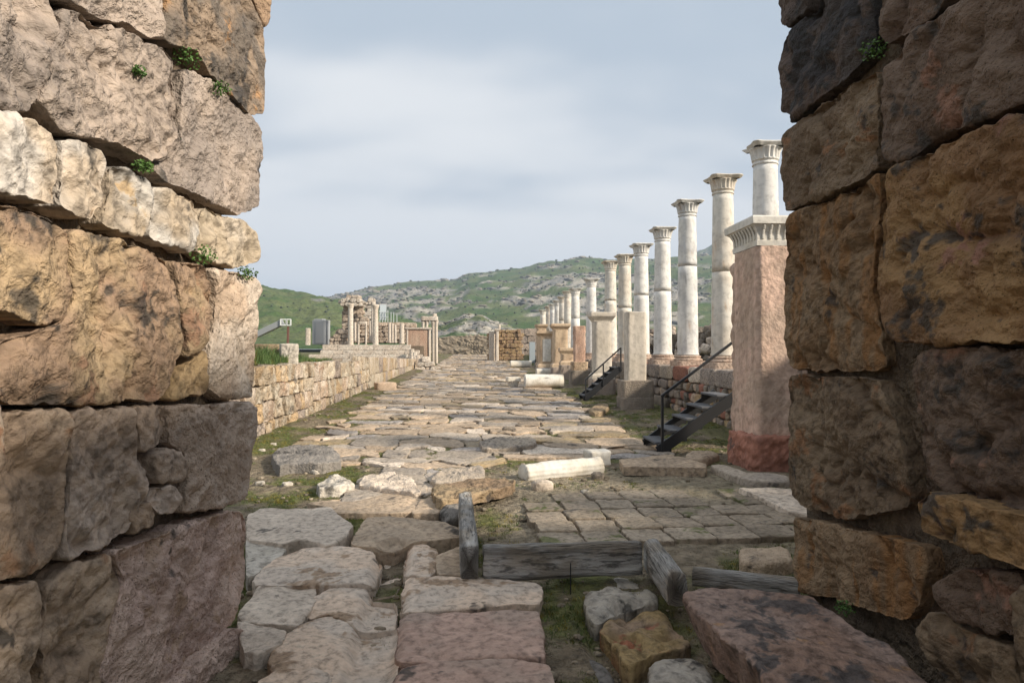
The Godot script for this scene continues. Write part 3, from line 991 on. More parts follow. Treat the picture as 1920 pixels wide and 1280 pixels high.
func flank_walls() -> void:
	# lower walls that run on to the right of the gate, out of the frame, and shade the floor before it
	var rng := rng_of(58)
	for f in [[3.05, 6.1, 2.0, "low block wall running off from the dark gate wall"], [6.15, 11.0, 3.4, "high block wall further along from the dark gate wall"]]:
		var t := thing("flank_wall", f[3], "wall", Vector3(f[0], 0, -4.1))
		var y := -0.05
		while y < f[2] - 0.1:
			var x: float = f[0]
			while x < f[1] - 0.1:
				var w := minf(rng.randf_range(0.7, 1.1), f[1] - x)
				part("stone_block", block(Vector3.ZERO, Vector3(w - 0.01, 0.49, 0.7), 0.0, P[["tan_grey", "brown", "tan"][rng.randi() % 3]], rng.randi() % 800, {"res": 0.12, "lump": 0.03, "org": Vector3.ZERO}), M.travertine, t, Vector3(x + w / 2 - f[0], y, rng.randf_range(-0.02, 0.02)))
				x += w
			y += 0.5

func gate_core(w: Dictionary, back: float, thick: float, top: float, len: float) -> void:
	# a block of mortared rubble behind the facing
	var d: Vector3 = w.d
	var a: Vector3 = w.p - w.n * back - d * 0.07
	var b: Vector3 = a - d * len
	var bk: Vector3 = -w.n * thick
	var base := PackedVector2Array()
	var o := (a + b + a + bk + b + bk) / 4
	for q in [a, b, b + bk, a + bk]:
		base.append(Vector2(q.x, -q.z))
	part("rubble_core", stone(base, ground_frame(top), P.core, 3, {"depth": top + 0.3, "res": 0.12, "lump": 0.05, "bevel": 0.03, "smooth": 0, "skirt": 30, "jag": 0.03, "crown": 0.0, "org": Vector3.ZERO}), M.earth, w.node)

# ------------------------------------------------------------------ street
func ground_stone(parent: Node, called: String, px: Array, p: Dictionary, top: float, sd: int, mat: String, o := {}) -> MeshInstance3D:
	var pts := PackedVector2Array()
	var c := Vector2.ZERO
	for q in px:
		var g := on_y(q[0], q[1], top)
		pts.append(Vector2(g.x, -g.z))
		c += pts[-1]
	c /= pts.size()
	for i in pts.size():
		pts[i] += (pts[i] - c).normalized() * float(o.get("push", 0.0))
	var oo := {"depth": 0.3, "res": 0.02, "bevel": 0.03, "lump": 0.02, "rough": 0.008, "crown": 0.008, "jag": 0.012, "smooth": 1, "corner": 0.16}
	oo.merge(o, true)
	if parent == self:
		oo.org = Vector3(c.x, top - oo.depth, -c.y)
	return part(called, stone(pts, ground_frame(top), p, sd, oo), M[mat], parent, oo.get("org", Vector3.ZERO))

func make_street() -> void:
	var street := structure("street")
	var near := [
		# [outline in the photograph, colour, height of its top]
		[[[534, 1196], [590, 1158], [628, 1155], [659, 1177], [684, 1180], [737, 1175], [743, 1192], [734, 1290], [610, 1290], [600, 1257], [520, 1250], [512, 1233]], "pave_warm", 0.0],
		[[[574, 1149], [590, 1124], [628, 1098], [687, 1098], [696, 1121], [741, 1124], [738, 1171], [706, 1175], [671, 1174], [628, 1146], [590, 1154]], "pave_warm", 0.0],
		[[[456, 1149], [490, 1098], [588, 1101], [585, 1124], [569, 1149], [556, 1168], [459, 1161]], "pave_pale", 0.01],
		[[[481, 1086], [521, 1046], [574, 1026], [665, 1026], [690, 1035], [712, 1055], [701, 1090], [628, 1091], [487, 1094]], "pave_warm", 0.03],
		[[[721, 1036], [763, 1036], [757, 1068], [741, 1105], [698, 1114], [705, 1095], [718, 1061]], "pave_warm", -0.035],
		[[[768, 1024], [793, 1020], [816, 1033], [813, 1068], [804, 1076], [758, 1074], [764, 1049]], "pave_warm", 0.02],
		[[[820, 1043], [868, 1020], [874, 1074], [822, 1074]], "pave_tan", 0.01],
		[[[747, 1145], [754, 1105], [764, 1082], [871, 1079], [1019, 1093], [1012, 1131], [940, 1132], [850, 1142]], "pave_warm", 0.02],
		[[[737, 1224], [749, 1156], [768, 1148], [957, 1142], [1010, 1146], [1016, 1200], [1022, 1232], [957, 1228], [874, 1234], [760, 1240]], "pave_mauve", 0.03],
		[[[700, 1310], [760, 1251], [840, 1238], [957, 1234], [1030, 1245], [1038, 1275], [1040, 1310]], "pave_mauve", 0.03],
		[[[485, 1300], [493, 1270], [534, 1254], [584, 1251], [607, 1260], [613, 1300]], "pave_warm", 0.02],
		[[[448, 1168], [475, 1170], [527, 1182], [520, 1200], [480, 1220], [460, 1215]], "pave_pale", 0.02],
		[[[462, 1005], [480, 1014], [530, 1029], [524, 1036], [496, 1061], [463, 1082]], "pave_white", 0.02],
		[[[468, 964], [490, 953], [619, 951], [629, 966], [657, 983], [641, 1005], [625, 1017], [607, 1020], [565, 1008], [534, 1016], [468, 1008]], "pave_pale", 0.05],
		[[[581, 942], [696, 926], [737, 923], [790, 936], [769, 960], [630, 960], [615, 947]], "pave_tan", 0.02],
		[[[662, 1011], [689, 973], [721, 969], [827, 978], [866, 996], [863, 1005], [771, 1013], [737, 1028], [699, 1022], [667, 1019]], "pave_tan", 0.05],
		[[[773, 960], [792, 935], [812, 929], [827, 949], [818, 961]], "pave_tan", 0.03],
		[[[760, 915], [800, 905], [815, 909], [806, 922], [796, 928], [776, 925]], "pave_grey", 0.01],
	]
	var ra := on_y(740, 1030, 0.0)
	var rb := on_y(684, 1300, 0.0)
	var rut := [Vector2(ra.x, -ra.z), Vector2(rb.x, -rb.z), 0.14, 0.055]
	for i in near.size():
		ground_stone(street, "paving_stone", near[i][0], P[near[i][1]], near[i][2], 201 + i, "paving", {"res": 0.015, "lump": 0.022, "lf": 1.7, "bevel": 0.013, "rough": 0.005, "cut": 0.015, "groove": rut, "push": 0.008 if i in [7, 8, 9] else 0.034, "corner": 0.08})
	# courses across the street further on
	var rng := rng_of(33)
	var pals := ["pave_grey", "pave_tan", "pave_tan", "pave_pale", "pave_blue", "pave_tan", "pave_ochre", "pave_grey", "pave_tan", "pave_grey"]
	var z := 7.35
	var count := near.size()
	var rest := Soup.new()
	var row := 0
	while z < 98.0:
		var dz := rng.randf_range(0.38, 0.82)
		if z > 40.0:
			dz *= 1.6
		var x0 := -2.45 if z < 11.5 else -3.05 + rng.randf_range(-0.2, 0.2)
		if z < 9.2:
			x0 = -1.35 + rng.randf_range(-0.2, 0.2)
		var x1 := 3.0 + rng.randf_range(-0.3, 0.2)
		if z < 8.9:
			x1 = rng.randf_range(-0.1, 0.15)
		elif z < 9.6:
			x1 = 0.5
		var x := x0
		while x < x1 - 0.2:
			var w := 0.4 + 0.95 * pow(rng.randf(), 1.3)
			if x + w > x1 - 0.3:
				w = x1 - x
			var e := func(xx: float, zz: float) -> Vector2: return Vector2(xx + 0.12 * nz.get_noise_2d(xx * 2.0, zz * 2.0 + 40.0), zz + 0.55 * nz.get_noise_2d(xx * 0.7 + 9.0, zz * 0.3) + 0.18 * nz.get_noise_2d(xx * 2.1, zz * 2.1 + 20.0))
			var pts := PackedVector2Array()
			var gx := rng.randf_range(0.004, 0.018)
			var sk := rng.randf_range(-0.14, 0.14)
			for t in 5:
				pts.append(e.call(lerpf(x + gx, x + w - gx, t / 4.0), z + 0.008))
			for t in 5:
				pts.append(e.call(lerpf(x + w - gx + sk, x + gx + sk, t / 4.0), z + dz - 0.008))
			var p: Dictionary = P[pals[rng.randi() % pals.size()]]
			var lift := rng.randf_range(-0.012, 0.018)
			var top := road(z + dz / 2) + lift
			var res := clampf(z * 0.0035, 0.025, 0.16)
			var o := {"depth": 0.14, "res": res, "bevel": rng.randf_range(0.01, 0.022), "lump": 0.022, "lf": 1.6, "rough": 0.007, "cut": 0.015, "crown": rng.randf_range(0.0, 0.015), "jag": 0.025, "smooth": 1, "skirt": 1, "corner": 0.24, "tilt": Vector2(rng.randfn(0, 0.012), rng.randfn(-0.008, 0.02)), "gain": rng.randf_range(0.76, 1.14)}
			var m := stone(pts, ground_frame(top), p, rng.randi() % 5000, o)
			if count < 300:
				part("paving_stone", m, M.paving, street)
				count += 1
			else:
				join(rest, m, Transform3D.IDENTITY)
			x += w
		z += dz
		row += 1
	var far := part("far_paving", bake(rest), M.paving, street)
	far.set_meta("kind", "stuff")

func join(s: Soup, m: ArrayMesh, xf: Transform3D) -> void:
	var a := m.surface_get_arrays(0)
	var n := s.v.size()
	for q in a[Mesh.ARRAY_VERTEX]:
		s.v.append(xf * q)
	s.c.append_array(a[Mesh.ARRAY_COLOR])
	for i in a[Mesh.ARRAY_INDEX]:
		s.idx.append(n + i)

func make_court() -> void:
	var court := structure("courtyard_floor")
	var rng := rng_of(44)
	for j in 5:
		for i in 9:
			if rng.randf() < 0.10:
				continue
			var sx := 0.385
			var sz := 0.40
			var x := 0.55 + i * sx + (0.5 * sx if j % 2 else 0.0) * 0.15
			var z := 5.62 + j * sz + 0.03 * i
			if x > 3.4:
				continue
			var g := 0.012
			var pts := PackedVector2Array()
			for q in [Vector2(g, g), Vector2(sx - g, g), Vector2(sx - g, sz - g), Vector2(g, sz - g)]:
				var w: Vector2 = q + Vector2(x, z) + Vector2(rng.randf_range(-0.012, 0.012), rng.randf_range(-0.012, 0.012))
				pts.append(Vector2(w.x - (w.y - 5.6) * 0.05, w.y))
			part("floor_tile", stone(pts, ground_frame(0.005 + rng.randf_range(-0.012, 0.008)), P.tile, rng.randi() % 900, {"depth": 0.1, "res": 0.03, "bevel": 0.014, "lump": 0.02, "rough": 0.006, "crown": 0.0, "jag": 0.01, "smooth": 1, "corner": 0.05, "skirt": 1, "gain": rng.randf_range(0.85, 1.2), "tilt": Vector2(rng.randfn(0, 0.012), rng.randfn(0, 0.012))}), M.paving, court)

func single(called: String, label: String, category: String, px: Array, p: String, top: float, sd: int, mat: String, o := {}) -> void:
	tag(ground_stone(self, called, px, P[p], top, sd, mat, o), label, category)

func make_foreground() -> void:
	# slab leaning at the foot of the right wall, blocks in the hollow, boulders at the street's edge
	single("stone_slab", "long pinkish stone slab with black lichen, resting at the foot of the dark wall", "slab", [[1276, 1106], [1318, 1097], [1431, 1105], [1523, 1114], [1545, 1135], [1580, 1153], [1612, 1176], [1682, 1210], [1790, 1330], [1462, 1330], [1417, 1240], [1382, 1212], [1346, 1180], [1307, 1150]], "pink_slab", 0.20, 301, "limestone", {"depth": 0.26, "res": 0.012, "bevel": 0.03, "lump": 0.02, "smooth": 1, "jag": 0.02, "flare": -0.22, "crown": 0.0})
	single("fallen_block", "pitted whitish block in the hollow behind the ochre block", "stone block", [[1096, 1107], [1115, 1100], [1149, 1085], [1197, 1085], [1233, 1124], [1177, 1135], [1149, 1147], [1117, 1166], [1103, 1142]], "pave_white", -0.05, 302, "limestone", {"depth": 0.33, "lump": 0.04, "bevel": 0.03, "gain": 0.85, "cut": 0.05, "push": 0.03})
	single("fallen_block", "ochre block with a red stain lying in the hollow", "stone block", [[1126, 1184], [1144, 1151], [1184, 1135], [1235, 1131], [1259, 1156], [1298, 1200], [1220, 1228], [1203, 1240], [1184, 1258], [1168, 1250], [1160, 1215]], "ochre_red", -0.07, 303, "limestone", {"depth": 0.32, "lump": 0.05, "bevel": 0.03, "cut": 0.05, "push": 0.02, "tilt": Vector2(-0.06, -0.06)})
	single("fallen_block", "low brown boulder in the hollow beside the mauve paving slabs", "stone block", [[1058, 1240], [1068, 1226], [1101, 1226], [1136, 1246], [1158, 1270], [1120, 1310], [1066, 1310]], "boulder", -0.09, 304, "limestone", {"depth": 0.25, "lump": 0.05, "bevel": 0.05})
	single("fallen_block", "rounded grey white boulder beside the pink slab", "stone block", [[1201, 1300], [1220, 1237], [1246, 1229], [1297, 1227], [1326, 1248], [1347, 1300]], "pave_white", -0.06, 305, "limestone", {"depth": 0.3, "lump": 0.05, "bevel": 0.05, "gain": 0.8})
	single("kerb_boulder", "big weathered grey boulder on the grass at the street's left edge", "boulder", [[507, 852], [520, 838], [560, 833], [612, 834], [637, 848], [640, 862], [600, 868], [545, 867], [520, 872]], "boulder", 0.11, 306, "pitted", {"depth": 0.3, "lump": 0.05, "bevel": 0.03, "res": 0.02, "cut": 0.02, "jag": 0.015, "rough": 0.02})
	single("white_rock", "jagged white marble rock lying on the grass below the grey boulder", "rock", [[592, 905], [605, 899], [628, 891], [648, 896], [664, 906], [630, 912], [598, 913]], "pave_white", 0.09, 307, "limestone", {"depth": 0.16, "lump": 0.04, "bevel": 0.03, "rough": 0.02, "gain": 1.1, "smooth": 0})
	single("kerb_boulder", "pale pitted boulder beside the jagged white rock", "boulder", [[668, 905], [684, 886], [734, 883], [771, 896], [791, 920], [777, 922], [696, 910]], "pave_pale", 0.08, 308, "pitted", {"depth": 0.28, "lump": 0.05, "bevel": 0.03, "res": 0.02, "cut": 0.02, "jag": 0.015, "rough": 0.02})
	single("orange_block", "flat tan brown block jutting out above the wooden edging", "stone block", [[808, 912], [840, 902], [925, 891], [967, 896], [964, 908], [898, 922], [850, 930], [832, 936], [814, 930]], "orange", 0.13, 309, "travertine", {"depth": 0.12, "lump": 0.03, "bevel": 0.03, "res": 0.02, "cut": 0.05, "jag": 0.03})
	single("prop_stone", "dark rough stone propping up the flat tan brown block", "stone block", [[822, 955], [840, 940], [868, 938], [880, 950], [865, 966], [835, 970]], "boulder", 0.04, 310, "pitted", {"depth": 0.2, "lump": 0.05, "bevel": 0.06})
	single("kerb_boulder", "grey boulder with ochre end behind the flat tan brown block", "boulder", [[805, 897], [832, 876], [905, 873], [912, 890], [880, 897], [818, 904]], "pave_grey", 0.08, 311, "pitted", {"depth": 0.3, "lump": 0.05, "bevel": 0.03, "res": 0.02, "cut": 0.02, "jag": 0.015, "rough": 0.02})
	single("kerb_boulder", "long rounded grey kerb stone standing proud of the paving", "boulder", [[897, 827], [915, 820], [960, 817], [1004, 819], [1006, 832], [960, 838], [905, 840]], "pave_grey", 0.075, 312, "limestone", {"depth": 0.24, "lump": 0.05, "bevel": 0.03, "res": 0.02, "cut": 0.02, "jag": 0.015, "rough": 0.02})
	single("threshold_slab", "flat moulded tan threshold slab in front of the metal steps", "slab", [[1161, 861], [1226, 854], [1278, 856], [1325, 869], [1325, 876], [1170, 874]], "pave_tan", 0.09, 313, "limestone", {"depth": 0.12, "lump": 0.006, "bevel": 0.015, "res": 0.03, "smooth": 0, "crown": 0.0, "jag": 0.006})
	single("white_slab", "pale flat slab beside the floor tiles, running under the dark wall", "slab", [[1386, 914], [1450, 913], [1520, 920], [1520, 965], [1480, 958], [1440, 937]], "pave_pale", 0.05, 314, "limestone", {"depth": 0.1, "lump": 0.008, "bevel": 0.015, "res": 0.03, "smooth": 0, "crown": 0.0})
	single("kerb_slab", "grey kerb slab running in front of the red pier base", "slab", [[1330, 872], [1350, 869], [1395, 886], [1480, 890], [1480, 902], [1420, 901], [1385, 893]], "pave_grey", 0.07, 315, "paving", {"depth": 0.12, "lump": 0.015, "bevel": 0.03, "res": 0.03})
	single("flat_stone", "flat rough stone on the moss beside the dark wall's corner", "slab", [[1386, 1030], [1395, 1023], [1480, 1022], [1490, 1050], [1440, 1055], [1386, 1050]], "pave_tan", 0.06, 316, "pitted", {"depth": 0.12, "lump": 0.03, "bevel": 0.04})
	single("flat_stone", "rounded tan stone on the grass between threshold slab and red pier", "slab", [[1283, 850], [1300, 843], [1340, 845], [1350, 852], [1320, 860], [1290, 858]], "pave_tan", 0.09, 317, "limestone", {"depth": 0.14, "lump": 0.03, "bevel": 0.05, "res": 0.03})
	single("flat_stone", "reddish brown loose stone on the grass before the plain pillar", "slab", [[1103, 766], [1120, 757], [1140, 756], [1143, 764], [1128, 772], [1110, 772]], "orange", 0.14, 318, "limestone", {"depth": 0.22, "lump": 0.03, "bevel": 0.06, "res": 0.05})
	# fallen marble shaft and the block at its end
	var a := on_y(980, 890, 0.03)
	var b := on_y(1124, 875, 0.05)
	var len := a.distance_to(b)
	var prof := []
	for i in 21:
		prof.append(Vector3(0.135 + 0.01 * (1 if i == 0 or i == 20 else 0) - 0.012 * absf(i - 10) / 10.0, len * i / 20.0, 0.012))
	var sh := part("fallen_shaft", lathe(prof, 48, P.marble, 321, 0.012, 14), M.marble, self)
	var d := (b - a).normalized()
	sh.transform = Transform3D(Basis(d.cross(UP).normalized(), d, d.cross(UP).normalized().cross(d)), a)
	tag(sh, "half buried fluted white marble shaft lying across the street's end", "column shaft")
	var bl := on_y(1120, 866, 0.0)
	var mb := part("marble_block", block(bl, Vector3(0.34, 0.17, 0.26), 0.35, P.marble, 322, {"res": 0.03, "lump": 0.03, "bevel": 0.03}), M.marble, self, bl)
	tag(mb, "small broken white marble block touching the half buried shaft", "stone block")
	# wooden edging
	var t0 := on_y(880, 1090, 0.0)
	var t1 := on_y(872, 968, 0.0)
	var tb := part("timber_beam", timber(t0, t1, 0.13, 0.24, 1, 0.0), M.wood, self, t0)
	tag(tb, "grey cracked timber beam running away from the long beam's left end", "timber")
	t0 = on_y(893, 1091, 0.0) + Vector3(0, 0, -0.06)
	t1 = on_y(1205, 1081, 0.0) + Vector3(0, 0, -0.06)
	t0.x += 0.05
	tb = part("timber_beam", timber(t0, t1, 0.10, 0.235, 2, 0.03), M.wood, self, t0)
	tag(tb, "long weathered timber beam on edge behind the paving slabs", "timber")
	t0 = on_y(1222, 1064, 0.0)
	t1 = on_y(1270, 1136, 0.0)
	tb = part("timber_beam", timber(t0 + UP * 0.0, t1, 0.13, 0.22, 3, 0.05), M.wood, self, t0)
	tag(tb, "short round topped timber beam with its cut end over the hollow", "timber")
	t0 = on_y(1300, 1092, 0.0)
	t1 = on_y(1500, 1118, 0.0)
	tb = part("timber_beam", timber(t0, t1, 0.12, 0.11, 4, 0.05), M.wood, self, t0)
	tag(tb, "low half sunk timber beam running to the dark wall's corner", "timber")
	# iron peg in front of the long beam
	var pg := on_y(1070, 1110, -0.05)
	var peg := part("iron_peg", bar(Vector3(0, -0.05, 0), Vector3(0, 0.2, 0), 0.008, 0.008), M.steel, self, pg)
	tag(peg, "thin rusty iron peg standing before the long timber beam", "peg")

# ------------------------------------------------------------------ walls built of courses
func coursed(parent: Node, fr: Transform3D, u0: float, u1: float, v0: Callable, v1: Callable, hs: Array, ws: Vector2, pals: Array, sd: int, mat: String, o := {}) -> int:
	var rng := rng_of(sd)
	var made := 0
	var acc := 0.0
	for h in hs:
		var u := u0
		while u < u1 - 0.05:
			var w: float = rng.randf_range(ws.x, ws.y) * (0.6 + 0.7 * h / 0.4)
			w = minf(w, u1 - u)
			if u1 - (u + w) < ws.x * 0.5:
				w = u1 - u
			var lo: float = lerpf(v0.call(u + w / 2), v1.call(u + w / 2), acc)
			var hi: float = lerpf(v0.call(u + w / 2), v1.call(u + w / 2), acc + h)
			var g := 0.008
			var j := func() -> Vector2: return Vector2(rng.randf_range(-0.02, 0.02), rng.randf_range(-0.015, 0.015)) * o.get("wild", 1.0)
			var pts := PackedVector2Array([Vector2(u + g, lo + g) + j.call(), Vector2(u + w - g, lo + g) + j.call(), Vector2(u + w - g, hi - g) + j.call(), Vector2(u + g, hi - g) + j.call()])
			var f2 := fr
			f2.origin += fr.basis.z * rng.randf_range(-0.03, 0.03) * o.get("wild", 1.0)
			var oo := {"depth": 0.25, "res": 0.07, "bevel": 0.035, "lump": 0.03, "rough": 0.01, "smooth": 1, "corner": 0.12, "skirt": 1, "gain": rng.randf_range(0.82, 1.15)}
			oo.merge(o, true)
			part("stone_block", stone(pts, f2, P[pals[rng.randi() % pals.size()]], rng.randi() % 4000, oo), M[mat], parent)
			made += 1
			u += w
		acc += h
	return made

func slab(parent: Node, called: String, a: Vector3, b: Vector3, p: Dictionary, mat: String, sd := 5, o := {}) -> MeshInstance3D:
	# an upright box between two corners, standing on min y
	var size := (b - a).abs()
	var at := Vector3((a.x + b.x) / 2, minf(a.y, b.y), (a.z + b.z) / 2)
	var oo := {"lump": 0.01, "res": 0.25, "bevel": 0.02}
	oo.merge(o, true)
	return part(called, block(at, size, 0.0, p, sd, oo), M[mat], parent, at - (parent.position if parent != self else Vector3.ZERO))

func make_terrace() -> void:
	var w := thing("retaining_wall", "low wall of tan and orange blocks along the left side of the street", "wall", Vector3.ZERO)
	var fr := wall_frame(Vector3(-3.95, 0, 0), Vector3(1, 0, 0))       # u runs towards -z
	var lo := func(u: float) -> float: return road(u) - 0.06
	var hi := func(u: float) -> float: return 1.31 if u < 20.0 else (1.25 if u < 24.0 else lerpf(1.40, 0.98, clampf((u - 24.0) / 26.0, 0.0, 1.0)))
	var p := ["old_wall", "tan_grey", "old_wall", "pale", "old_orange", "old_wall", "cream"]
	coursed(w, fr, 10.6, 17.0, lo, hi, [0.2, 0.3, 0.23, 0.27], Vector2(0.3, 0.85), p, 61, "travertine", {"res": 0.035, "wild": 1.4, "lump": 0.06, "cut": 0.05, "jag": 0.022, "bevel": 0.016, "corner": 0.06})
	coursed(w, fr, 17.0, 26.0, lo, hi, [0.26, 0.36, 0.38], Vector2(0.35, 0.95), p, 62, "travertine", {"res": 0.05, "wild": 1.2, "cut": 0.04, "jag": 0.02, "bevel": 0.016, "lump": 0.05, "corner": 0.06})
	coursed(w, fr, 26.0, 50.0, lo, hi, [0.45, 0.55], Vector2(0.4, 1.0), p, 63, "travertine", {"res": 0.1, "bevel": 0.018, "corner": 0.06, "wild": 0.8})
	slab(w, "rubble_core", Vector3(-4.5, -0.2, -50), Vector3(-4.04, 0.9, -10.65), P.core, "earth", 4, {"res": 0.5})
	# fallen block at the wall's foot
	var q := on_road(722, 730)
	var fb := part("fallen_block", block(q, Vector3(0.75, 0.26, 0.35), 0.5, P.brown, 64, {"res": 0.05, "lump": 0.04}), M.pitted, self, q)
	tag(fb, "brown squared block lying at the foot of the low tan wall", "stone block")
	# blocks on the terrace
	q = on_z(505, 664, 16.5)
	q.y = land(q.x, 16.5) - 0.02
	fb = part("terrace_block", block(q, Vector3(0.62, 0.46, 0.5), 0.05, P.orange, 65, {"res": 0.05}), M.limestone, self, q)
	tag(fb, "orange tan moulded block standing in the terrace grass", "stone block")
	q = on_z(541, 664, 16.0)
	q.y = land(q.x, 16.0) - 0.02
	fb = part("terrace_block", block(q, Vector3(0.40, 0.48, 0.4), 0.35, P.pave_white, 66, {"res": 0.04, "lump": 0.02}), M.limestone, self, q)
	tag(fb, "white stone block standing in the grass next to the orange block", "stone block")

# ------------------------------------------------------------------ columns
func column(x: float, z: float, base: float, top: float, dia: float, kind: String, detail: int, sd: int, label: String, abacus_turn := 0.0) -> void:
	var t := thing("marble_column", label, "column", Vector3(x, base, -z), 0.0, "columns of the colonnade")
	var r := dia / 2
	var n := 40 if detail > 1 else 20
	var p: Dictionary = P[kind]
	var h := top - base
	var bh := 0.24
	var ch := 0.40
	# plinth and moulded base
	var pb := part("plinth", block(Vector3.ZERO, Vector3(dia * 1.42, 0.13, dia * 1.42), 0.0, P.base_pink, sd, {"res": 0.1, "bevel": 0.012, "lump": 0.01}), M.limestone, t)
	var prof := [Vector3(r * 1.30, 0.12, 0), Vector3(r * 1.40, 0.15, 0), Vector3(r * 1.36, 0.185, 0), Vector3(r * 1.2, 0.195, 0), Vector3(r * 1.16, 0.215, 0), Vector3(r * 1.24, 0.23, 0), Vector3(r * 1.26, 0.25, 0), Vector3(r * 1.12, 0.27, 0), Vector3(r * 1.03, 0.275, 0)]
	part("base", lathe(prof, n, P.base_pink, sd + 1, 0.006), M.limestone, t)
	# shaft of two drums
	var y0 := 0.262
	var y1 := h - ch
	var cutp: float = y0 + (y1 - y0) * [0.52, 0.6, 0.56, 0.64][sd % 4]
	for dr in 2:
		var a: float = y0 if dr == 0 else cutp + 0.003
		var b: float = cutp - 0.003 if dr == 0 else y1
		prof = []
		var m := 12 if detail > 1 else 5
		for i in m + 1:
			var y := lerpf(a, b, float(i) / m)
			var f := (y - y0) / (y1 - y0)
			var rr := r * (1.0 - 0.17 * pow(f, 1.35))
			if dr == 0 and i == 0:
				prof.append(Vector3(rr * 1.08, y, 0))
				prof.append(Vector3(rr * 1.07, y + 0.05, 0))
				y += 0.08
			if (dr == 0 and i == m) or (dr == 1 and i == 0):
				rr -= 0.004
			prof.append(Vector3(rr, y, 0))
		part("drum", lathe(prof, n, p, sd + 2 + dr, 0.006, 0, Vector3(sd * 3.0, y0, 0)), M.marble, t)
	# capital: necking rings, a bell of upright leaves, and the abacus
	var rt := r * 0.83
	prof = [Vector3(rt * 0.99, -0.01, 0), Vector3(rt * 1.07, 0.0, 0), Vector3(rt * 1.09, 0.018, 0), Vector3(rt * 1.06, 0.034, 0), Vector3(rt * 1.0, 0.04, 0), Vector3(rt * 1.0, 0.075, 0), Vector3(rt * 1.10, 0.08, 0), Vector3(rt * 1.12, 0.10, 0), Vector3(rt * 1.08, 0.115, 0.03), Vector3(rt * 1.10, 0.17, 0.035), Vector3(rt * 1.16, 0.235, 0.035), Vector3(rt * 1.27, 0.285, 0.035), Vector3(rt * 1.36, 0.30, 0.02), Vector3(rt * 1.36, 0.312, 0), Vector3(rt * 0.9, 0.318, 0)]
	var cp := part("capital", lathe(prof, 96 if detail > 1 else 32, p, sd + 5, 0.006, 18, Vector3(0, y1, 0)), M.marble, t, Vector3(0, y1, 0))
	# abacus: square with hollowed sides and blunted corners
	var s := rt * 1.62
	var pts := PackedVector2Array()
	for k in 4:
		var a := PI / 2 * k
		for q in [Vector2(s, -s * 0.80), Vector2(s * 0.93, -s * 0.3), Vector2(s * 0.93, s * 0.3), Vector2(s, s * 0.80), Vector2(s * 0.90, s * 0.90)]:
			pts.append(q.rotated(a))
	var rng := rng_of(sd)
	if rng.randf() < 0.7:          # broken rim
		pts[rng.randi() % 20] *= 0.74
	var ab := part("abacus", stone(pts, ground_frame(0.083), p, sd + 6, {"depth": 0.083, "bevel": 0.02, "lump": 0.008, "rough": 0.004, "res": 0.03 if detail > 1 else 0.1, "smooth": 0, "skirt": 3, "crown": 0.0, "flare": -0.16, "jag": 0.006}), M.marble, cp, Vector3(0, 0.315, 0))

func make_colonnade() -> void:
	var spec := [
		[1437, 272, "column", "white marble column half hidden by the dark gate wall, above the red pier"],
		[1357, 332, "column_warm", "white marble column standing next to the red pier"],
		[1290, 378, "column_vein", "grey veined marble column, the most stained of the row"],
		[1243, 428, "column", ""],
		[1203, 458, "column", ""],
		[1172, 478, "column_warm", ""],
		[1145, 490, "column_warm", ""],
		[1109, 523, "column", ""],
		[1079, 541, "column", ""],
		[1065, 546, "column_warm", ""],
		[1055, 556, "column_warm", ""],
		[1046, 563, "column", ""],
		[1037, 570, "column", ""],
		[1030, 574, "column_warm", ""],
		[1018, 581, "column_warm", ""],
	]
	var same := "white marble column with leafy capital in the receding colonnade row"
	for i in spec.size():
		var q := on_x(spec[i][0], 657, 5.62)
		var z := -q.z
		var tp := on_z(spec[i][0], spec[i][1], z).y
		var lb: String = spec[i][3] if spec[i][3] != "" else same
		column(5.62, z, 1.2, tp, 0.54, spec[i][2], 2 if z < 30.0 else 1, 401 + i * 11, lb)
	# the step they stand on: a course of large blocks over rough rubble
	var st := thing("stoa_step", "raised masonry step of worn blocks under the colonnade", "wall", Vector3.ZERO)
	var fr := wall_frame(Vector3(5.15, 0, 0), Vector3(-1, 0, 0))      # u runs towards +z
	var one := func(u: float) -> float: return 0.82
	var two := func(u: float) -> float: return 1.2
	var gr := func(u: float) -> float: return road(-u) - 0.06
	coursed(st, fr, -33.0, -10.6, one, two, [1.0], Vector2(0.35, 0.6), ["tan_grey", "pave_pale", "tan_grey", "red_base", "rubble", "pave_grey"], 71, "travertine", {"depth": 0.9, "res": 0.07, "lump": 0.02})
	coursed(st, fr, -60.0, -33.0, one, two, [1.0], Vector2(0.8, 1.2), ["tan_grey", "pave_pale", "tan"], 72, "travertine", {"depth": 0.9, "res": 0.2})
	coursed(st, fr, -18.0, -10.6, gr, one, [0.24, 0.2, 0.3, 0.26], Vector2(0.13, 0.34), ["rubble", "tan_grey", "red_base", "ochre", "rubble", "brown"], 73, "pitted", {"res": 0.05, "wild": 1.8, "lump": 0.05, "bevel": 0.05})
	coursed(st, fr, -34.0, -18.0, gr, one, [0.4, 0.3, 0.3], Vector2(0.25, 0.6), ["rubble", "tan_grey", "brown"], 74, "pitted", {"res": 0.1, "wild": 1.6, "lump": 0.05})
	slab(st, "rubble_core", Vector3(5.27, -0.3, -60), Vector3(6.2, 1.14, -10.7), P.core, "earth", 4, {"res": 0.5})

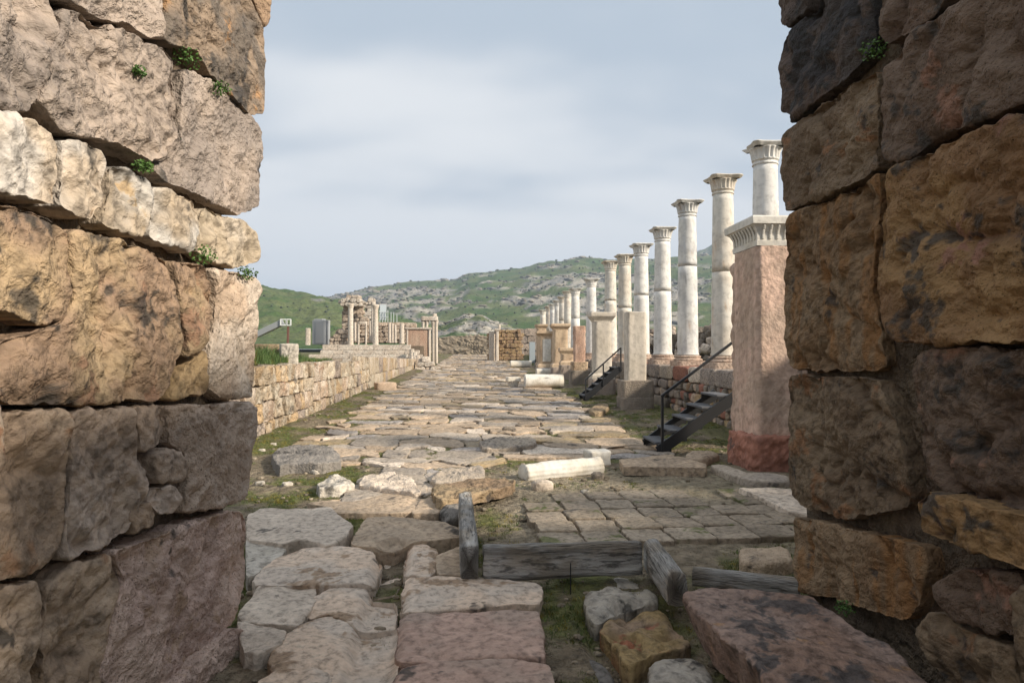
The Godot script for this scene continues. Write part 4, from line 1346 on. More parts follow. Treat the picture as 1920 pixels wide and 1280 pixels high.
func moulded(parent: Node, called: String, at: Vector3, rows: Array, p: Dictionary, mat: String, sd: int) -> void:
	# stacked square mouldings: [half width x, half width z, y]
	var v := PackedVector3Array()
	var col := PackedColorArray()
	var idx := PackedInt32Array()
	var last := []
	var pts := []
	for r in rows.size() - 1:
		# each step of the profile is its own band so that arrises stay sharp
		for e in 2:
			var f: Array = rows[r + e]
			for k in 4:
				for t in 6:
					var a := [Vector2(-1, -1), Vector2(1, -1), Vector2(1, 1), Vector2(-1, 1)]
					var q: Vector2 = a[k].lerp(a[(k + 1) % 4], t / 5.0)
					var w := Vector3(q.x * f[0], f[2], q.y * f[1])
					w += Vector3(1, 0, 1) * 0.004 * nz.get_noise_3dv(w * 5.0 + Vector3(sd, 0, 0))
					v.append(w)
					col.append(tint(p, w + at, float(sd % 61), 1.0))
		var b := v.size() - 48
		for k in 4:
			for t in 5:
				var i := b + k * 6 + t
				idx.append_array([i, i + 24, i + 25, i, i + 25, i + 1])
	var f: Array = rows[-1]
	var n := v.size()
	for q in [Vector2(-1, -1), Vector2(1, -1), Vector2(1, 1), Vector2(-1, 1)]:
		var w := Vector3(q.x * f[0], f[2], q.y * f[1])
		v.append(w)
		col.append(tint(p, w + at, float(sd % 61), 1.0))
	idx.append_array([n, n + 2, n + 1, n, n + 3, n + 2])
	# reverse where needed so that faces look outwards
	var rev := PackedInt32Array()
	for t in range(0, idx.size(), 3):
		var c := (v[idx[t]] + v[idx[t + 1]] + v[idx[t + 2]]) / 3.0
		var nn := (v[idx[t + 2]] - v[idx[t]]).cross(v[idx[t + 1]] - v[idx[t]])
		var out := Vector3(c.x, 0, c.z)
		if t >= idx.size() - 6:
			out = UP
		if nn.dot(out) < 0.0 and out.length() > 0.001:
			rev.append_array([idx[t], idx[t + 2], idx[t + 1]])
		else:
			rev.append_array([idx[t], idx[t + 1], idx[t + 2]])
	part(called, from_arrays(v, col, rev), M[mat], parent, at)

func pedestal(called: String, label: String, px: float, x: float, y0: float, y1: float, hw: float, p: String, sd: int, cap := true, panel := "", group := "") -> Node3D:
	var q := on_x(px, 657, x)
	var z := -q.z
	var lo := on_z(px, y0, z).y
	var hi := on_z(px, y1, z).y
	var t := thing(called, label, "pedestal", Vector3(x, lo, -z), 0.0, group)
	var h := hi - lo
	moulded(t, "plinth", Vector3.ZERO, [[hw * 1.25, hw * 1.25, 0.0], [hw * 1.25, hw * 1.25, 0.12], [hw * 1.15, hw * 1.15, 0.15], [hw * 1.02, hw * 1.02, 0.2]], P[p], "marble", sd)
	var top := h - (0.3 if cap else 0.0)
	part("die", block(Vector3(0, 0.19, 0), Vector3(hw * 2, top - 0.19, hw * 2), 0.0, P[p], sd + 1, {"res": 0.1, "bevel": 0.012, "lump": 0.008, "org": Vector3(0, 0.19, 0)}), M.marble, t, Vector3(0, 0.19, 0))
	if cap:
		moulded(t, "cap", Vector3(0, top, 0), [[hw * 1.0, hw * 1.0, -0.01], [hw * 1.03, hw * 1.03, 0.03], [hw * 1.1, hw * 1.1, 0.06], [hw * 1.32, hw * 1.32, 0.15], [hw * 1.36, hw * 1.36, 0.17], [hw * 1.36, hw * 1.36, 0.27], [hw * 1.3, hw * 1.3, 0.3]], P[p], "marble", sd + 2)
	if panel != "":
		part("inset_panel", block(Vector3.ZERO, Vector3(hw * 1.3, top - 0.5, 0.05), 0.0, P[panel], sd + 4, {"res": 0.2, "bevel": 0.01, "lump": 0.004, "org": Vector3.ZERO}), M.marble, t, Vector3(0, 0.35, hw + 0.0))
	# rubble footing down to the ground
	var g := road(z) - 0.08 - lo
	if g < -0.05:
		part("footing", block(Vector3(0, g, 0), Vector3(hw * 2.7, -g, hw * 2.6), 0.0, P.tan_grey, sd + 3, {"res": 0.08, "bevel": 0.05, "lump": 0.05, "org": Vector3(0, g, 0)}), M.pitted, t, Vector3(0, g, 0))
	return t

func make_piers() -> void:
	# --- the red pier with its marble capital
	var c := on_y(1425, 886, 0.0)
	var x0 := c.x
	var zf := -c.z
	var depth := 0.95
	var wid := 0.85
	var cx := x0 + wid / 2
	var cz := -(zf + depth / 2)
	var t := thing("red_pier", "square red stone pier with a fluted white marble capital", "pier", Vector3(cx, 0, cz))
	var base_h := on_z(1425, 818, zf).y
	var top_h := on_z(1425, 458, zf).y
	part("base", block(Vector3.ZERO, Vector3(wid + 0.17, base_h + 0.06, depth + 0.08), 0.0, P.red_base, 501, {"res": 0.025, "bevel": 0.05, "lump": 0.06, "jag": 0.03, "rough": 0.02, "skirt": 14, "org": Vector3.ZERO}), M.dressed, t, Vector3(0, -0.06, 0))
	part("shaft", block(Vector3(0, base_h, 0), Vector3(wid, top_h - base_h, depth - 0.1), 0.0, P.red_pier, 502, {"res": 0.03, "bevel": 0.02, "lump": 0.012, "rough": 0.004, "skirt": 60, "jag": 0.011, "org": Vector3(0, base_h, 0)}), M.dressed, t, Vector3(0, base_h, 0))
	var bk := block(Vector3(0, 0, 0), Vector3(wid - 0.1, top_h - 0.12, 0.24), 0.0, P.red_pier, 503, {"res": 0.04, "bevel": 0.06, "lump": 0.06, "skirt": 40, "jag": 0.03, "org": Vector3.ZERO})
	part("rear_pilaster", bk, M.dressed, t, Vector3(0.02, 0.0, -depth / 2 - 0.1))
	# capital with upright leaves on every side
	var hw := wid / 2
	var hd := (depth - 0.1) / 2
	moulded(t, "capital", Vector3(0, top_h, 0), [[hw * 1.0, hd, -0.005], [hw * 1.02, hd * 1.02, 0.06], [hw * 0.99, hd * 0.99, 0.065], [hw * 1.0, hd, 0.17], [hw * 1.08, hd * 1.08, 0.24], [hw * 1.16, hd * 1.16, 0.27], [hw * 1.2, hd * 1.2, 0.275], [hw * 1.22, hd * 1.22, 0.36], [hw * 1.2, hd * 1.2, 0.38]], P.marble, "marble", 504)
	var leaves := Soup.new()
	var cap: Node = t.get_child(t.get_child_count() - 1)
	for side in 4:
		var along := hw if side % 2 == 0 else hd
		var outd := hd if side % 2 == 0 else hw
		var nn := 8
		for i in nn:
			var s := -along * 0.93 + along * 1.86 * (i + 0.5) / nn
			var ws := along * 1.86 / nn * 0.34
			for k in 3:
				var y := 0.08 + 0.06 * k
				var oo: float = outd * [1.005, 1.02, 1.07][k]
				var o2: float = outd * [1.02, 1.07, 1.15][k]
				var a := Vector3(s, y, oo)
				var b := Vector3(s, y + 0.06, o2)
				var rot := Basis(UP, side * PI / 2)
				add_box(leaves, Transform3D(rot) * bar_xf(a, b), Vector3(ws, 0.02, 0.068), 0.008, Color(0.70, 0.655, 0.58))
	part("leaf_row", bake(leaves), M.marble, cap)
	# stretch of the stoa wall behind the gate that shades the pier's foot
	var rw := thing("ruined_wall", "coarse block wall stub standing beyond the dark gate wall", "wall", Vector3(5.65, 0, -7.6))
	for j in 4:
		for i in 3:
			var at := Vector3(0, 0.0 + j * 0.57, 0.85 - i * 0.85)
			part("stone_block", block(Vector3.ZERO, Vector3(0.7, 0.56, 0.84), 0.0, P[["tan_grey", "brown", "tan"][(i + j) % 3]], 520 + j * 3 + i, {"res": 0.09, "lump": 0.03, "org": Vector3.ZERO}), M.travertine, rw, at)
	# --- pillars and pedestals between street and stoa
	var q := on_road(1178, 768)
	var zb := -q.z
	var bt := on_z(1190, 713, zb).y
	var cxp := on_z(1192, 700, zb + 0.3).x
	t = thing("plain_pillar", "plain tapering marble pillar on a large dark block", "pillar", Vector3(cxp, 0, -(zb + 0.35)))
	part("foundation_block", block(Vector3(0, road(zb) - 0.08, 0), Vector3(0.86, (bt - road(zb)) * 0.52, 0.75), 0.0, P.rubble, 531, {"res": 0.06, "org": Vector3(0, 0, 0)}), M.pitted, t)
	part("foundation_block", block(Vector3(0, road(zb) - 0.08 + (bt - road(zb)) * 0.52, 0), Vector3(0.84, (bt - road(zb)) * 0.48 + 0.08, 0.72), 0.0, P.rubble, 532, {"res": 0.06, "org": Vector3(0, 0, 0)}), M.pitted, t)
	var pt := on_z(1190, 584, zb + 0.15).y
	part("shaft", block(Vector3(0, bt, 0), Vector3(0.50, pt - bt, 0.42), 0.0, P.pedestal, 533, {"res": 0.05, "bevel": 0.03, "lump": 0.012, "flare": 0.04, "org": Vector3(0, 0, 0)}), M.marble, t)
	pedestal("pedestal", "moulded pale stone pedestal behind the far metal steps", 1128, 4.25, 710, 586, 0.30, "pedestal", 541)
	# red rough pilaster on a tan block
	q = on_x(1086, 657, 4.3)
	var z := -q.z
	var lo := on_z(1086, 694, z).y
	t = thing("red_pilaster", "rough reddish pilaster stump on a tan block", "pillar", Vector3(4.3, 0, -z))
	part("foundation_block", block(Vector3(0, road(z) - 0.08, 0), Vector3(0.8, lo - road(z) + 0.08, 0.7), 0.0, P.rubble, 551, {"res": 0.08, "org": Vector3.ZERO}), M.pitted, t)
	var mid := on_z(1086, 678, z).y
	part("base", block(Vector3(0, lo, 0), Vector3(0.66, mid - lo, 0.6), 0.0, P.pedestal_tan, 552, {"res": 0.08, "org": Vector3.ZERO, "flare": -0.04}), M.limestone, t)
	var hi := on_z(1086, 611, z).y
	part("shaft", block(Vector3(0, mid, 0), Vector3(0.46, hi - mid, 0.4), 0.0, P.red_rough, 553, {"res": 0.06, "lump": 0.03, "jag": 0.03, "skirt": 16, "org": Vector3.ZERO}), M.pitted, t)
	pedestal("pedestal", "low moulded tan pedestal standing left of the rough reddish pilaster", 1063, 4.3, 684, 652, 0.27, "pedestal_tan", 561)
	pedestal("pedestal", "tall tan pedestal with stepped cap and streaked shaft", 1050, 4.35, 688, 607, 0.36, "pedestal_tan", 571)
	pedestal("pedestal", "tan framed pedestal with a white inset panel", 1024, 4.1, 688, 621, 0.42, "pedestal_tan", 581, true, "marble")
	pedestal("pedestal", "narrow tan pedestal with flared cap behind the framed pedestal", 1015, 4.9, 684, 608, 0.34, "pedestal_tan", 591)
	# small stone blocks and drums lying before them
	fallen_drum(1021, 715, 727, 1.5, 0.27, "smooth white marble column drum lying on the street beside an upturned capital", 601)
	fallen_drum(1028, 698, 706, 1.2, 0.22, "slim white marble drum lying behind the big fallen drum", 602)
	fallen_drum(977, 680, 689, 1.45, 0.25, "white marble drum lying near the grey panel", 603)
	q = on_road(962, 725)
	t = thing("upturned_capital", "white leafy column capital lying upside down on the paving", "capital", q)
	var prof := [Vector3(0.14, 0.0, 0), Vector3(0.17, 0.02, 0.02), Vector3(0.19, 0.10, 0.035), Vector3(0.23, 0.2, 0.035), Vector3(0.26, 0.25, 0.02), Vector3(0.26, 0.27, 0)]
	part("bell", lathe(prof, 72, P.marble, 611, 0.006, 18), M.marble, t)
	part("abacus", block(Vector3.ZERO, Vector3(0.55, 0.12, 0.5), 0.1, P.marble, 612, {"res": 0.06, "org": Vector3.ZERO}), M.marble, t, Vector3(0, 0.265, 0))
	# grey information panel
	q = on_road(998, 684)
	t = thing("information_panel", "upright grey blue panel standing beside the framed pedestal", "panel", q, 0.15)
	var ph := on_z(998, 641, -q.z).y - q.y
	part("board", cbox(Vector3(0.46, ph - 0.15, 0.05), 0.01, Color(0.27, 0.31, 0.34)), M.paint, t, Vector3(0, 0.15, 0))
	for s in [-1, 1]:
		part("post", cbox(Vector3(0.05, ph, 0.06), 0.008, Color(0.20, 0.23, 0.25)), M.paint, t, Vector3(s * 0.2, 0, -0.03))
	# walls of tumbled stones under the trees of the plain, seen between the columns
	rubble_bank("rubble_wall", "tumbled dry stone wall seen between the marble columns", 10.5, 16.0, 44.0, 1.05, 2.75, 230, 621)
	rubble_bank("rubble_wall", "bank of grey rubble behind the far end of the colonnade", 7.2, 50.0, 72.0, 1.0, 2.2, 90, 631)

func fallen_drum(px: float, ymid: float, ybase: float, len: float, r: float, label: String, sd: int) -> void:
	var q := on_road(px, ybase)
	var prof := [Vector3(r * 0.97, 0, 0), Vector3(r, 0.02, 0)]
	for i in 8:
		prof.append(Vector3(r - 0.012 * i / 8.0, len * (i + 1) / 9.0, 0))
	prof.append(Vector3(r * 0.95, len, 0))
	var o := part("fallen_drum", lathe(prof, 36, P.marble, sd, 0.008), M.marble, self)
	var d := Vector3(1, 0.0, -0.07).normalized()
	o.transform = Transform3D(Basis(d.cross(UP).normalized(), d, d.cross(UP).normalized().cross(d)), q + UP * (r - 0.02) - d * len / 2 + Vector3(0, 0, -r))
	tag(o, label, "column drum")

func rubble_bank(called: String, label: String, x: float, z0: float, z1: float, h0: float, h1: float, n: int, sd: int) -> void:
	var t := thing(called, label, "wall", Vector3.ZERO)
	var rng := rng_of(sd)
	for i in n:
		var z := rng.randf_range(z0, z1)
		var f := pow(rng.randf(), 0.9)
		var s := rng.randf_range(0.22, 0.55)
		var hh := h1 + 0.25 * nz.get_noise_1d(z * 0.6)
		var at := Vector3(x + f * 0.9 + rng.randf_range(-0.1, 0.1), lerpf(h0, hh, f), -z)
		part("rubble_stone", rocks[rng.randi() % rocks.size()], M.far_stone, t, at, Vector3(rng.randf_range(-0.4, 0.4), rng.randf() * TAU, rng.randf_range(-0.4, 0.4)), Vector3(s * 1.4, s * 0.8, s))
	slab(t, "earth_core", Vector3(x + 0.55, 0.3, -z1), Vector3(x + 2.4, h1 - 0.25, -z0), P.core, "earth", 4, {"res": 0.6})

# ------------------------------------------------------------------ metal steps
func steps(label: String, foot: Vector3, n: int, run: float, rise: float, width: float, rail_h: float, extra: float, posts: int) -> void:
	var t := thing("metal_steps", label, "stairs", foot)
	for side in 2:
		var z := -side * width
		var a := Vector3(-0.02, 0.02, z)
		var b := Vector3(run * n + extra * 0.5, 0.02 + rise * n + rise * extra * 0.5 / run, z)
		part("stringer", bar(a + Vector3(0.05, 0.02, 0), b + Vector3(0, -0.06, 0), 0.04, 0.17), M.steel, t)
	for i in n:
		var tr := part("tread", cbox(Vector3(run + 0.03, 0.035, width - 0.05), 0.006), M.tread, t, Vector3(run * (i + 0.5), rise * (i + 1) - 0.035, -width / 2))
		part("riser_plate", cbox(Vector3(run * 0.96, rise * 0.75, 0.012), 0.003), M.steel, t, Vector3(run * (i + 0.5), rise * (i + 1) - 0.035 - rise * 0.75, -0.012))
		part("riser_plate", cbox(Vector3(run * 0.96, rise * 0.75, 0.012), 0.003), M.steel, t, Vector3(run * (i + 0.5), rise * (i + 1) - 0.035 - rise * 0.75, -width + 0.012))
	var r0 := Vector3(run * 0.35, rail_h, 0.03)
	var r1 := Vector3(run * n + extra, rail_h + rise / run * (run * n + extra - run * 0.35), 0.03)
	var hr := part("handrail", bar(r0 - (r1 - r0).normalized() * 0.02, r1, 0.045, 0.04), M.steel, t)
	for k in posts:
		var f := 0.0 if posts == 1 else float(k) / (posts - 1)
		var top := r0.lerp(r1, f)
		var lowy := maxf(0.0, rise / run * (top.x - run * 0.6)) if k > 0 else 0.0
		part("rail_post", bar(Vector3(top.x, lowy, 0.03), Vector3(top.x, top.y + 0.01, 0.03), 0.04, 0.04), M.steel, t)

func make_stairs() -> void:
	var f := on_y(1231, 851, -0.03)
	steps("black metal steps with one handrail beside the red pier", f, 5, 0.25, 0.185, 0.85, 0.92, 0.05, 1)
	f = on_road(1094, 750, 0.0)
	f.y = road(-f.z) - 0.02
	steps("black metal steps with railing between pale pedestal and plain pillar", f, 6, 0.19, 0.17, 0.8, 0.64, 0.0, 3)

# ------------------------------------------------------------------ ruins on the left and at the street's end
func small_column(parent: Node, px: float, y0: float, y1: float, z: float, r: float, p: String, sd: int, cap := false) -> void:
	var a := on_z(px, y0, z)
	var h := on_z(px, y1, z).y - a.y
	var prof := [Vector3(r * 1.25, 0, 0), Vector3(r * 1.25, 0.08, 0), Vector3(r * 1.02, 0.12, 0), Vector3(r, h * 0.4, 0), Vector3(r * 0.9, h * (0.88 if cap else 1.0), 0)]
	if cap:
		prof.append_array([Vector3(r * 1.0, h * 0.9, 0), Vector3(r * 1.3, h * 0.97, 0), Vector3(r * 1.3, h, 0)])
	if parent == self:
		var o := part("ruin_column", lathe(prof, 18, P[p], sd, 0.01), M.limestone, self, a)
		tag(o, "", "column", "columns of the ruined temple")
	else:
		part("shaft", lathe(prof, 18, P[p], sd, 0.01), M.limestone, parent, a - parent.position)

func ruin_column(px: float, y0: float, y1: float, z: float, r: float, label: String, sd: int, cap := false) -> void:
	var a := on_z(px, y0, z)
	var t := thing("ruin_column", label, "column", a, 0.0, "columns of the ruined temple")
	small_column(t, px, y0, y1, z, r, "temple_pale", sd, cap)

func make_ruins() -> void:
	# stepped podium
	var z := 47.0
	var pod := thing("temple_podium", "long stepped podium of pale blocks carrying the ruined temple", "podium", Vector3.ZERO)
	var rows := [[578, 800, 694, 672, 0.0], [578, 792, 672, 664, 0.35], [600, 786, 664, 656, 0.7], [604, 770, 656, 646, 1.05]]
	for i in rows.size():
		var r: Array = rows[i]
		var a := on_z(r[0], r[2], z + r[4])
		var b := on_z(r[1], r[3], z + r[4])
		var fr := wall_frame(Vector3(0, 0, -(z + r[4])), Vector3(0, 0, 1))
		var lo := func(_u: float) -> float: return a.y
		var hi := func(_u: float) -> float: return b.y
		coursed(pod, fr, a.x, b.x, lo, hi, [1.0] if i > 0 else [0.5, 0.5], Vector2(0.35, 0.7), ["temple_pale"] if i > 0 else ["temple", "temple_pale"], 700 + i, "limestone", {"depth": 0.5, "res": 0.12, "lump": 0.01, "wild": 0.12, "bevel": 0.012, "jag": 0.006, "smooth": 0})
	var ca := on_z(604, 694, z)
	var cb := on_z(784, 647, z)
	slab(pod, "rubble_core", Vector3(ca.x, 0.2, -z - 6.0), Vector3(cb.x, cb.y - 0.03, -z - 1.35), P.core, "earth", 6, {"res": 0.6})
	var fl := thing("stone_steps", "short pale stone steps climbing the podium's street end", "steps", Vector3(0, 0, 0))
	for i in 6:
		var a := on_z(768 + i * 5.5, 690, 46.6)
		var b := on_z(776 + i * 5.5, 654 + i * 6, 46.6)
		slab(fl, "step", Vector3(a.x, road(46.6) - 0.1, -47.0), Vector3(b.x, b.y, -46.4), P.temple_pale, "limestone", 790 + i, {"res": 0.12})
	# rough masonry of the temple: stump, back wall, jagged gable
	masonry("temple_wall", "tall rough stump of tan masonry with a broken gable top", [[640, 643], [640, 585], [646, 566], [632, 563], [653, 555], [664, 554], [682, 566], [676, 590], [690, 600], [694, 643]], 53.0, 0.8, "temple", 711)
	masonry("gable_block", "pale gabled cap of blocks crowning the tall masonry stump", [[630, 567], [650, 557], [664, 554], [686, 567], [672, 574], [648, 574]], 52.2, 0.9, "temple_pale", 716, Vector2(0.3, 0.6))
	masonry("temple_wall", "long low tan wall behind the temple columns", [[694, 643], [694, 604], [738, 604], [780, 605], [782, 643]], 55.0, 0.7, "temple", 712)
	masonry("temple_wall", "broken pier with ledge behind the tall temple stump", [[684, 604], [684, 572], [690, 558], [702, 558], [704, 604]], 58.0, 0.7, "temple_pale", 713)
	masonry("rubble_heap", "heap of tumbled tan masonry beside the tall stump", [[601, 648], [603, 634], [624, 630], [630, 618], [640, 615], [650, 630], [652, 648]], 50.0, 0.9, "temple", 714)
	masonry("rubble_heap", "low heap of broken stones at the foot of the panelled pier", [[780, 693], [784, 676], [792, 668], [800, 672], [812, 684], [826, 690], [826, 697]], 44.5, 0.8, "temple_pale", 715)
	var nm := "pale column shaft standing on the ruined temple podium"
	ruin_column(657, 648, 569, 48.6, 0.19, "tallest pale column on the podium, before the rough masonry stump", 721, true)
	ruin_column(704, 648, 571, 48.6, 0.19, "tall pale column on the podium with a second shaft behind it", 722, true)
	ruin_column(699, 643, 566, 52.0, 0.13, "thin pale column rising behind a tall podium column", 723, true)
	for c in [[665.5, 640, 604, 52.0, 0.09], [671.5, 640, 608, 52.0, 0.09], [694.5, 640, 603, 52.0, 0.10], [730, 643, 605, 51.0, 0.11], [735.5, 643, 606, 52.0, 0.10], [741, 643, 609, 52.0, 0.09], [753.5, 645, 606, 48.6, 0.17]]:
		ruin_column(c[0], c[1], c[2], c[3], c[4], nm, int(c[0]))
	# door frame
	var q := on_z(679, 646, 50.5)
	var t := thing("door_frame", "pale stone door frame without lintel wall, standing on the podium", "door frame", q)
	for s in [-1, 1]:
		part("jamb", block(Vector3.ZERO, Vector3(0.12, 1.55, 0.2), 0.0, P.temple_pale, 731, {"res": 0.2, "org": Vector3.ZERO}), M.limestone, t, Vector3(s * 0.27, 0, 0))
	part("lintel", block(Vector3.ZERO, Vector3(0.7, 0.14, 0.24), 0.0, P.temple_pale, 732, {"res": 0.2, "org": Vector3.ZERO}), M.limestone, t, Vector3(0, 1.55, 0))
	# panelled pier at the street corner
	q = on_road(786, 688)
	var zp := 53.0
	var pa := on_z(764, 686, zp)
	var pb := on_z(804, 618, zp)
	t = thing("panelled_pier", "broad pier with a reddish panel between pale pilasters and cornice", "pier", Vector3((pa.x + pb.x) / 2, road(zp) - 0.1, -zp))
	var pw := pb.x - pa.x
	var phh := pb.y - (road(zp) - 0.1)
	part("panel", block(Vector3.ZERO, Vector3(pw, phh, 0.6), 0.0, P.panel, 741, {"res": 0.1, "org": Vector3.ZERO, "lump": 0.01}), M.limestone, t, Vector3(0, 0, -0.3))
	for s in [-1, 1]:
		part("pilaster", block(Vector3.ZERO, Vector3(0.16, phh, 0.7), 0.0, P.temple_pale, 742, {"res": 0.15, "org": Vector3.ZERO}), M.limestone, t, Vector3(s * (pw / 2 + 0.03), 0.0, -0.3))
	moulded(t, "cornice", Vector3(0, phh, -0.3), [[pw / 2 + 0.1, 0.36, 0.0], [pw / 2 + 0.16, 0.42, 0.06], [pw / 2 + 0.16, 0.42, 0.18]], P.temple_pale, "limestone", 743)
	# little arched shrine on columns behind it
	var sh := thing("arched_shrine", "small arched shrine of columns carrying a broken entablature", "shrine", on_z(805, 690, 58.0))
	for c in [[793, 622], [800, 622], [812, 690], [818, 690]]:
		small_column(sh, c[0], c[1] + (0 if c[1] > 650 else 66), 600, 58.0, 0.13, "temple_pale", 751 + int(c[0]), true)
	var e0 := on_z(789, 600, 58.0) - sh.position
	var e1 := on_z(821, 593, 58.0) - sh.position
	part("entablature", block(Vector3((e0.x + e1.x) / 2, e0.y, 0), Vector3(e1.x - e0.x, e1.y - e0.y, 0.5), 0.0, P.temple_pale, 755, {"res": 0.15, "org": Vector3.ZERO, "lump": 0.03}), M.limestone, sh)
	var e2 := on_z(815, 594, 58.0) - sh.position
	part("broken_block", block(Vector3(e2.x, e2.y, 0), Vector3(0.35, 0.26, 0.4), 0.2, P.temple_pale, 756, {"res": 0.1, "org": Vector3.ZERO, "lump": 0.05}), M.limestone, sh)
	# modern things: scaffold, grey cabinets, sloping grey roof with white frames
	sh = thing("scaffold", "thin grey scaffold poles rising behind the ruined temple", "scaffold", on_z(728, 640, 66.0))
	for px in [712, 717, 722, 727, 733, 738, 744]:
		var a := on_z(px, 640, 66.0) - sh.position
		var b := on_z(px, 576 + (px % 5) * 3, 66.0) - sh.position
		part("pole", bar(a, b, 0.06, 0.06, Color(0.52, 0.55, 0.56)), M.paint, sh)
	for y in [585, 594]:
		part("cross_bar", bar(on_z(711, y, 65.9) - sh.position, on_z(728, y, 65.9) - sh.position, 0.05, 0.05, Color(0.5, 0.53, 0.55)), M.paint, sh)
	part("sheeting", cbox(Vector3(0.6, 1.5, 0.04), 0.01, Color(0.55, 0.6, 0.62)), M.paint, sh, on_z(718, 600, 66.2) - sh.position)
	q = on_z(602, 646, 50.0)
	sh = thing("grey_cabinet", "grey metal cabinet with a paler side standing before the green hill", "cabinet", q, -0.35)
	var chh := on_z(602, 600, 50.0).y - q.y
	part("body", cbox(Vector3(1.05, chh, 0.7), 0.02, Color(0.30, 0.31, 0.325)), M.paint, sh)
	part("door_panel", cbox(Vector3(0.7, chh * 0.9, 0.03), 0.01, Color(0.26, 0.27, 0.285)), M.paint, sh, Vector3(0.1, chh * 0.05, 0.36))
	part("side_panel", cbox(Vector3(0.04, chh * 0.94, 0.6), 0.01, Color(0.45, 0.46, 0.46)), M.paint, sh, Vector3(-0.54, 0.02, 0))
	part("top_tray", cbox(Vector3(0.7, 0.08, 0.5), 0.02, Color(0.33, 0.34, 0.35)), M.paint, sh, Vector3(-0.1, chh, 0))
	q = on_z(577, 646, 49.0)
	sh = thing("white_stele", "slim white stele standing beside the grey cabinet", "stele", q)
	var sth := on_z(577, 615, 49.0).y - q.y
	part("shaft", block(Vector3.ZERO, Vector3(0.34, sth, 0.25), 0.1, P.temple_pale, 761, {"res": 0.1, "org": Vector3.ZERO}), M.limestone, sh)
	q = on_z(537, 645, 62.0)
	sh = thing("conveyor", "sloping grey chute with white framed boxes at its upper end", "machine", q)
	part("chute", bar(on_z(480, 628, 62.0) - q, on_z(530, 604, 62.0) - q, 0.8, 0.5, Color(0.27, 0.28, 0.29), 0.03), M.paint, sh)
	for b in [[531, 604, 0.5], [541, 604, 0.35]]:
		var c := on_z(b[0], b[1], 61.5) - q
		var w: float = b[2]
		for sx in [-1, 1]:
			part("frame_bar", bar(c + Vector3(sx * w / 2, -0.28, 0), c + Vector3(sx * w / 2, 0.28, 0), 0.09, 0.09, Color(0.72, 0.73, 0.72)), M.paint, sh)
			part("frame_bar", bar(c + Vector3(-w / 2, sx * 0.26, 0), c + Vector3(w / 2, sx * 0.26, 0), 0.085, 0.085, Color(0.72, 0.73, 0.72)), M.paint, sh)
	part("red_post", bar(Vector3(0.1, 0, 0), on_z(540, 612, 62.0) - q, 0.16, 0.16, Color(0.16, 0.07, 0.05)), M.paint, sh)
	# wall that closes the street, and the corner building on its right
	var ew := thing("end_wall", "rough earthen coloured wall closing the far end of the street", "wall", Vector3(0, 0, -102))
	var ep := PackedVector2Array()
	for v in [[780, 674], [780, 635], [800, 632], [830, 633], [850, 629], [870, 630], [895, 628], [920, 632], [960, 630], [1000, 634], [1000, 674]]:
		var w := on_z(v[0], v[1], 102.0)
		ep.append(Vector2(w.x, w.y))
	part("wall_face", stone(ep, wall_frame(Vector3(0, 0, -102), Vector3(0, 0, 1)), pal(Color(0.43, 0.36, 0.275), Color(0.34, 0.28, 0.215), {"f": 0.6, "dt": 0.45, "streak": 0.5, "sc": Color(0.28, 0.23, 0.18)}), 771, {"depth": 1.2, "res": 0.12, "bevel": 0.1, "lump": 0.25, "lf": 0.9, "rough": 0.12, "smooth": 0, "jag": 0.15, "org": Vector3(0, 0, -102)}), M.far_stone, ew)
	masonry("corner_ruin", "ruined corner building of golden rubble framed by pale pilasters", [[918, 680], [918, 625], [935, 618], [957, 620], [976, 617], [978, 640], [978, 680]], 66.0, 1.6, "ochre", 772, Vector2(0.35, 0.8))
	masonry("grey_ruin", "grey block wall behind the corner ruin", [[974, 680], [974, 617], [1012, 615], [1012, 680]], 76.0, 1.0, "tan_grey", 773, Vector2(0.8, 1.4))
	q = on_z(932, 680, 65.0)
	sh = thing("corner_pilaster", "pale pilaster with capital at the edge of the golden corner ruin", "pillar", q)
	var hh := on_z(932, 621, 65.0).y - q.y
	part("shaft", block(Vector3.ZERO, Vector3(0.30, hh, 0.3), 0.0, P.temple_pale, 781, {"res": 0.1, "org": Vector3.ZERO}), M.limestone, sh)
	moulded(sh, "capital", Vector3(0, hh, 0), [[0.16, 0.16, -0.01], [0.24, 0.24, 0.14], [0.24, 0.24, 0.24]], P.temple_pale, "limestone", 782)
	q = on_z(922, 678, 65.6)
	sh = thing("corner_pilaster", "grey plain pilaster on the street side of the corner ruin", "pillar", q)
	part("shaft", block(Vector3.ZERO, Vector3(0.55, hh * 0.97, 0.5), 0.0, P.temple_pale, 783, {"res": 0.1, "org": Vector3.ZERO}), M.limestone, sh)
	part("finial_drum", lathe([Vector3(0.14, 0, 0), Vector3(0.13, 0.5, 0)], 16, P.temple_pale, 784), M.limestone, sh, on_z(936, 618, 65.0) - q)

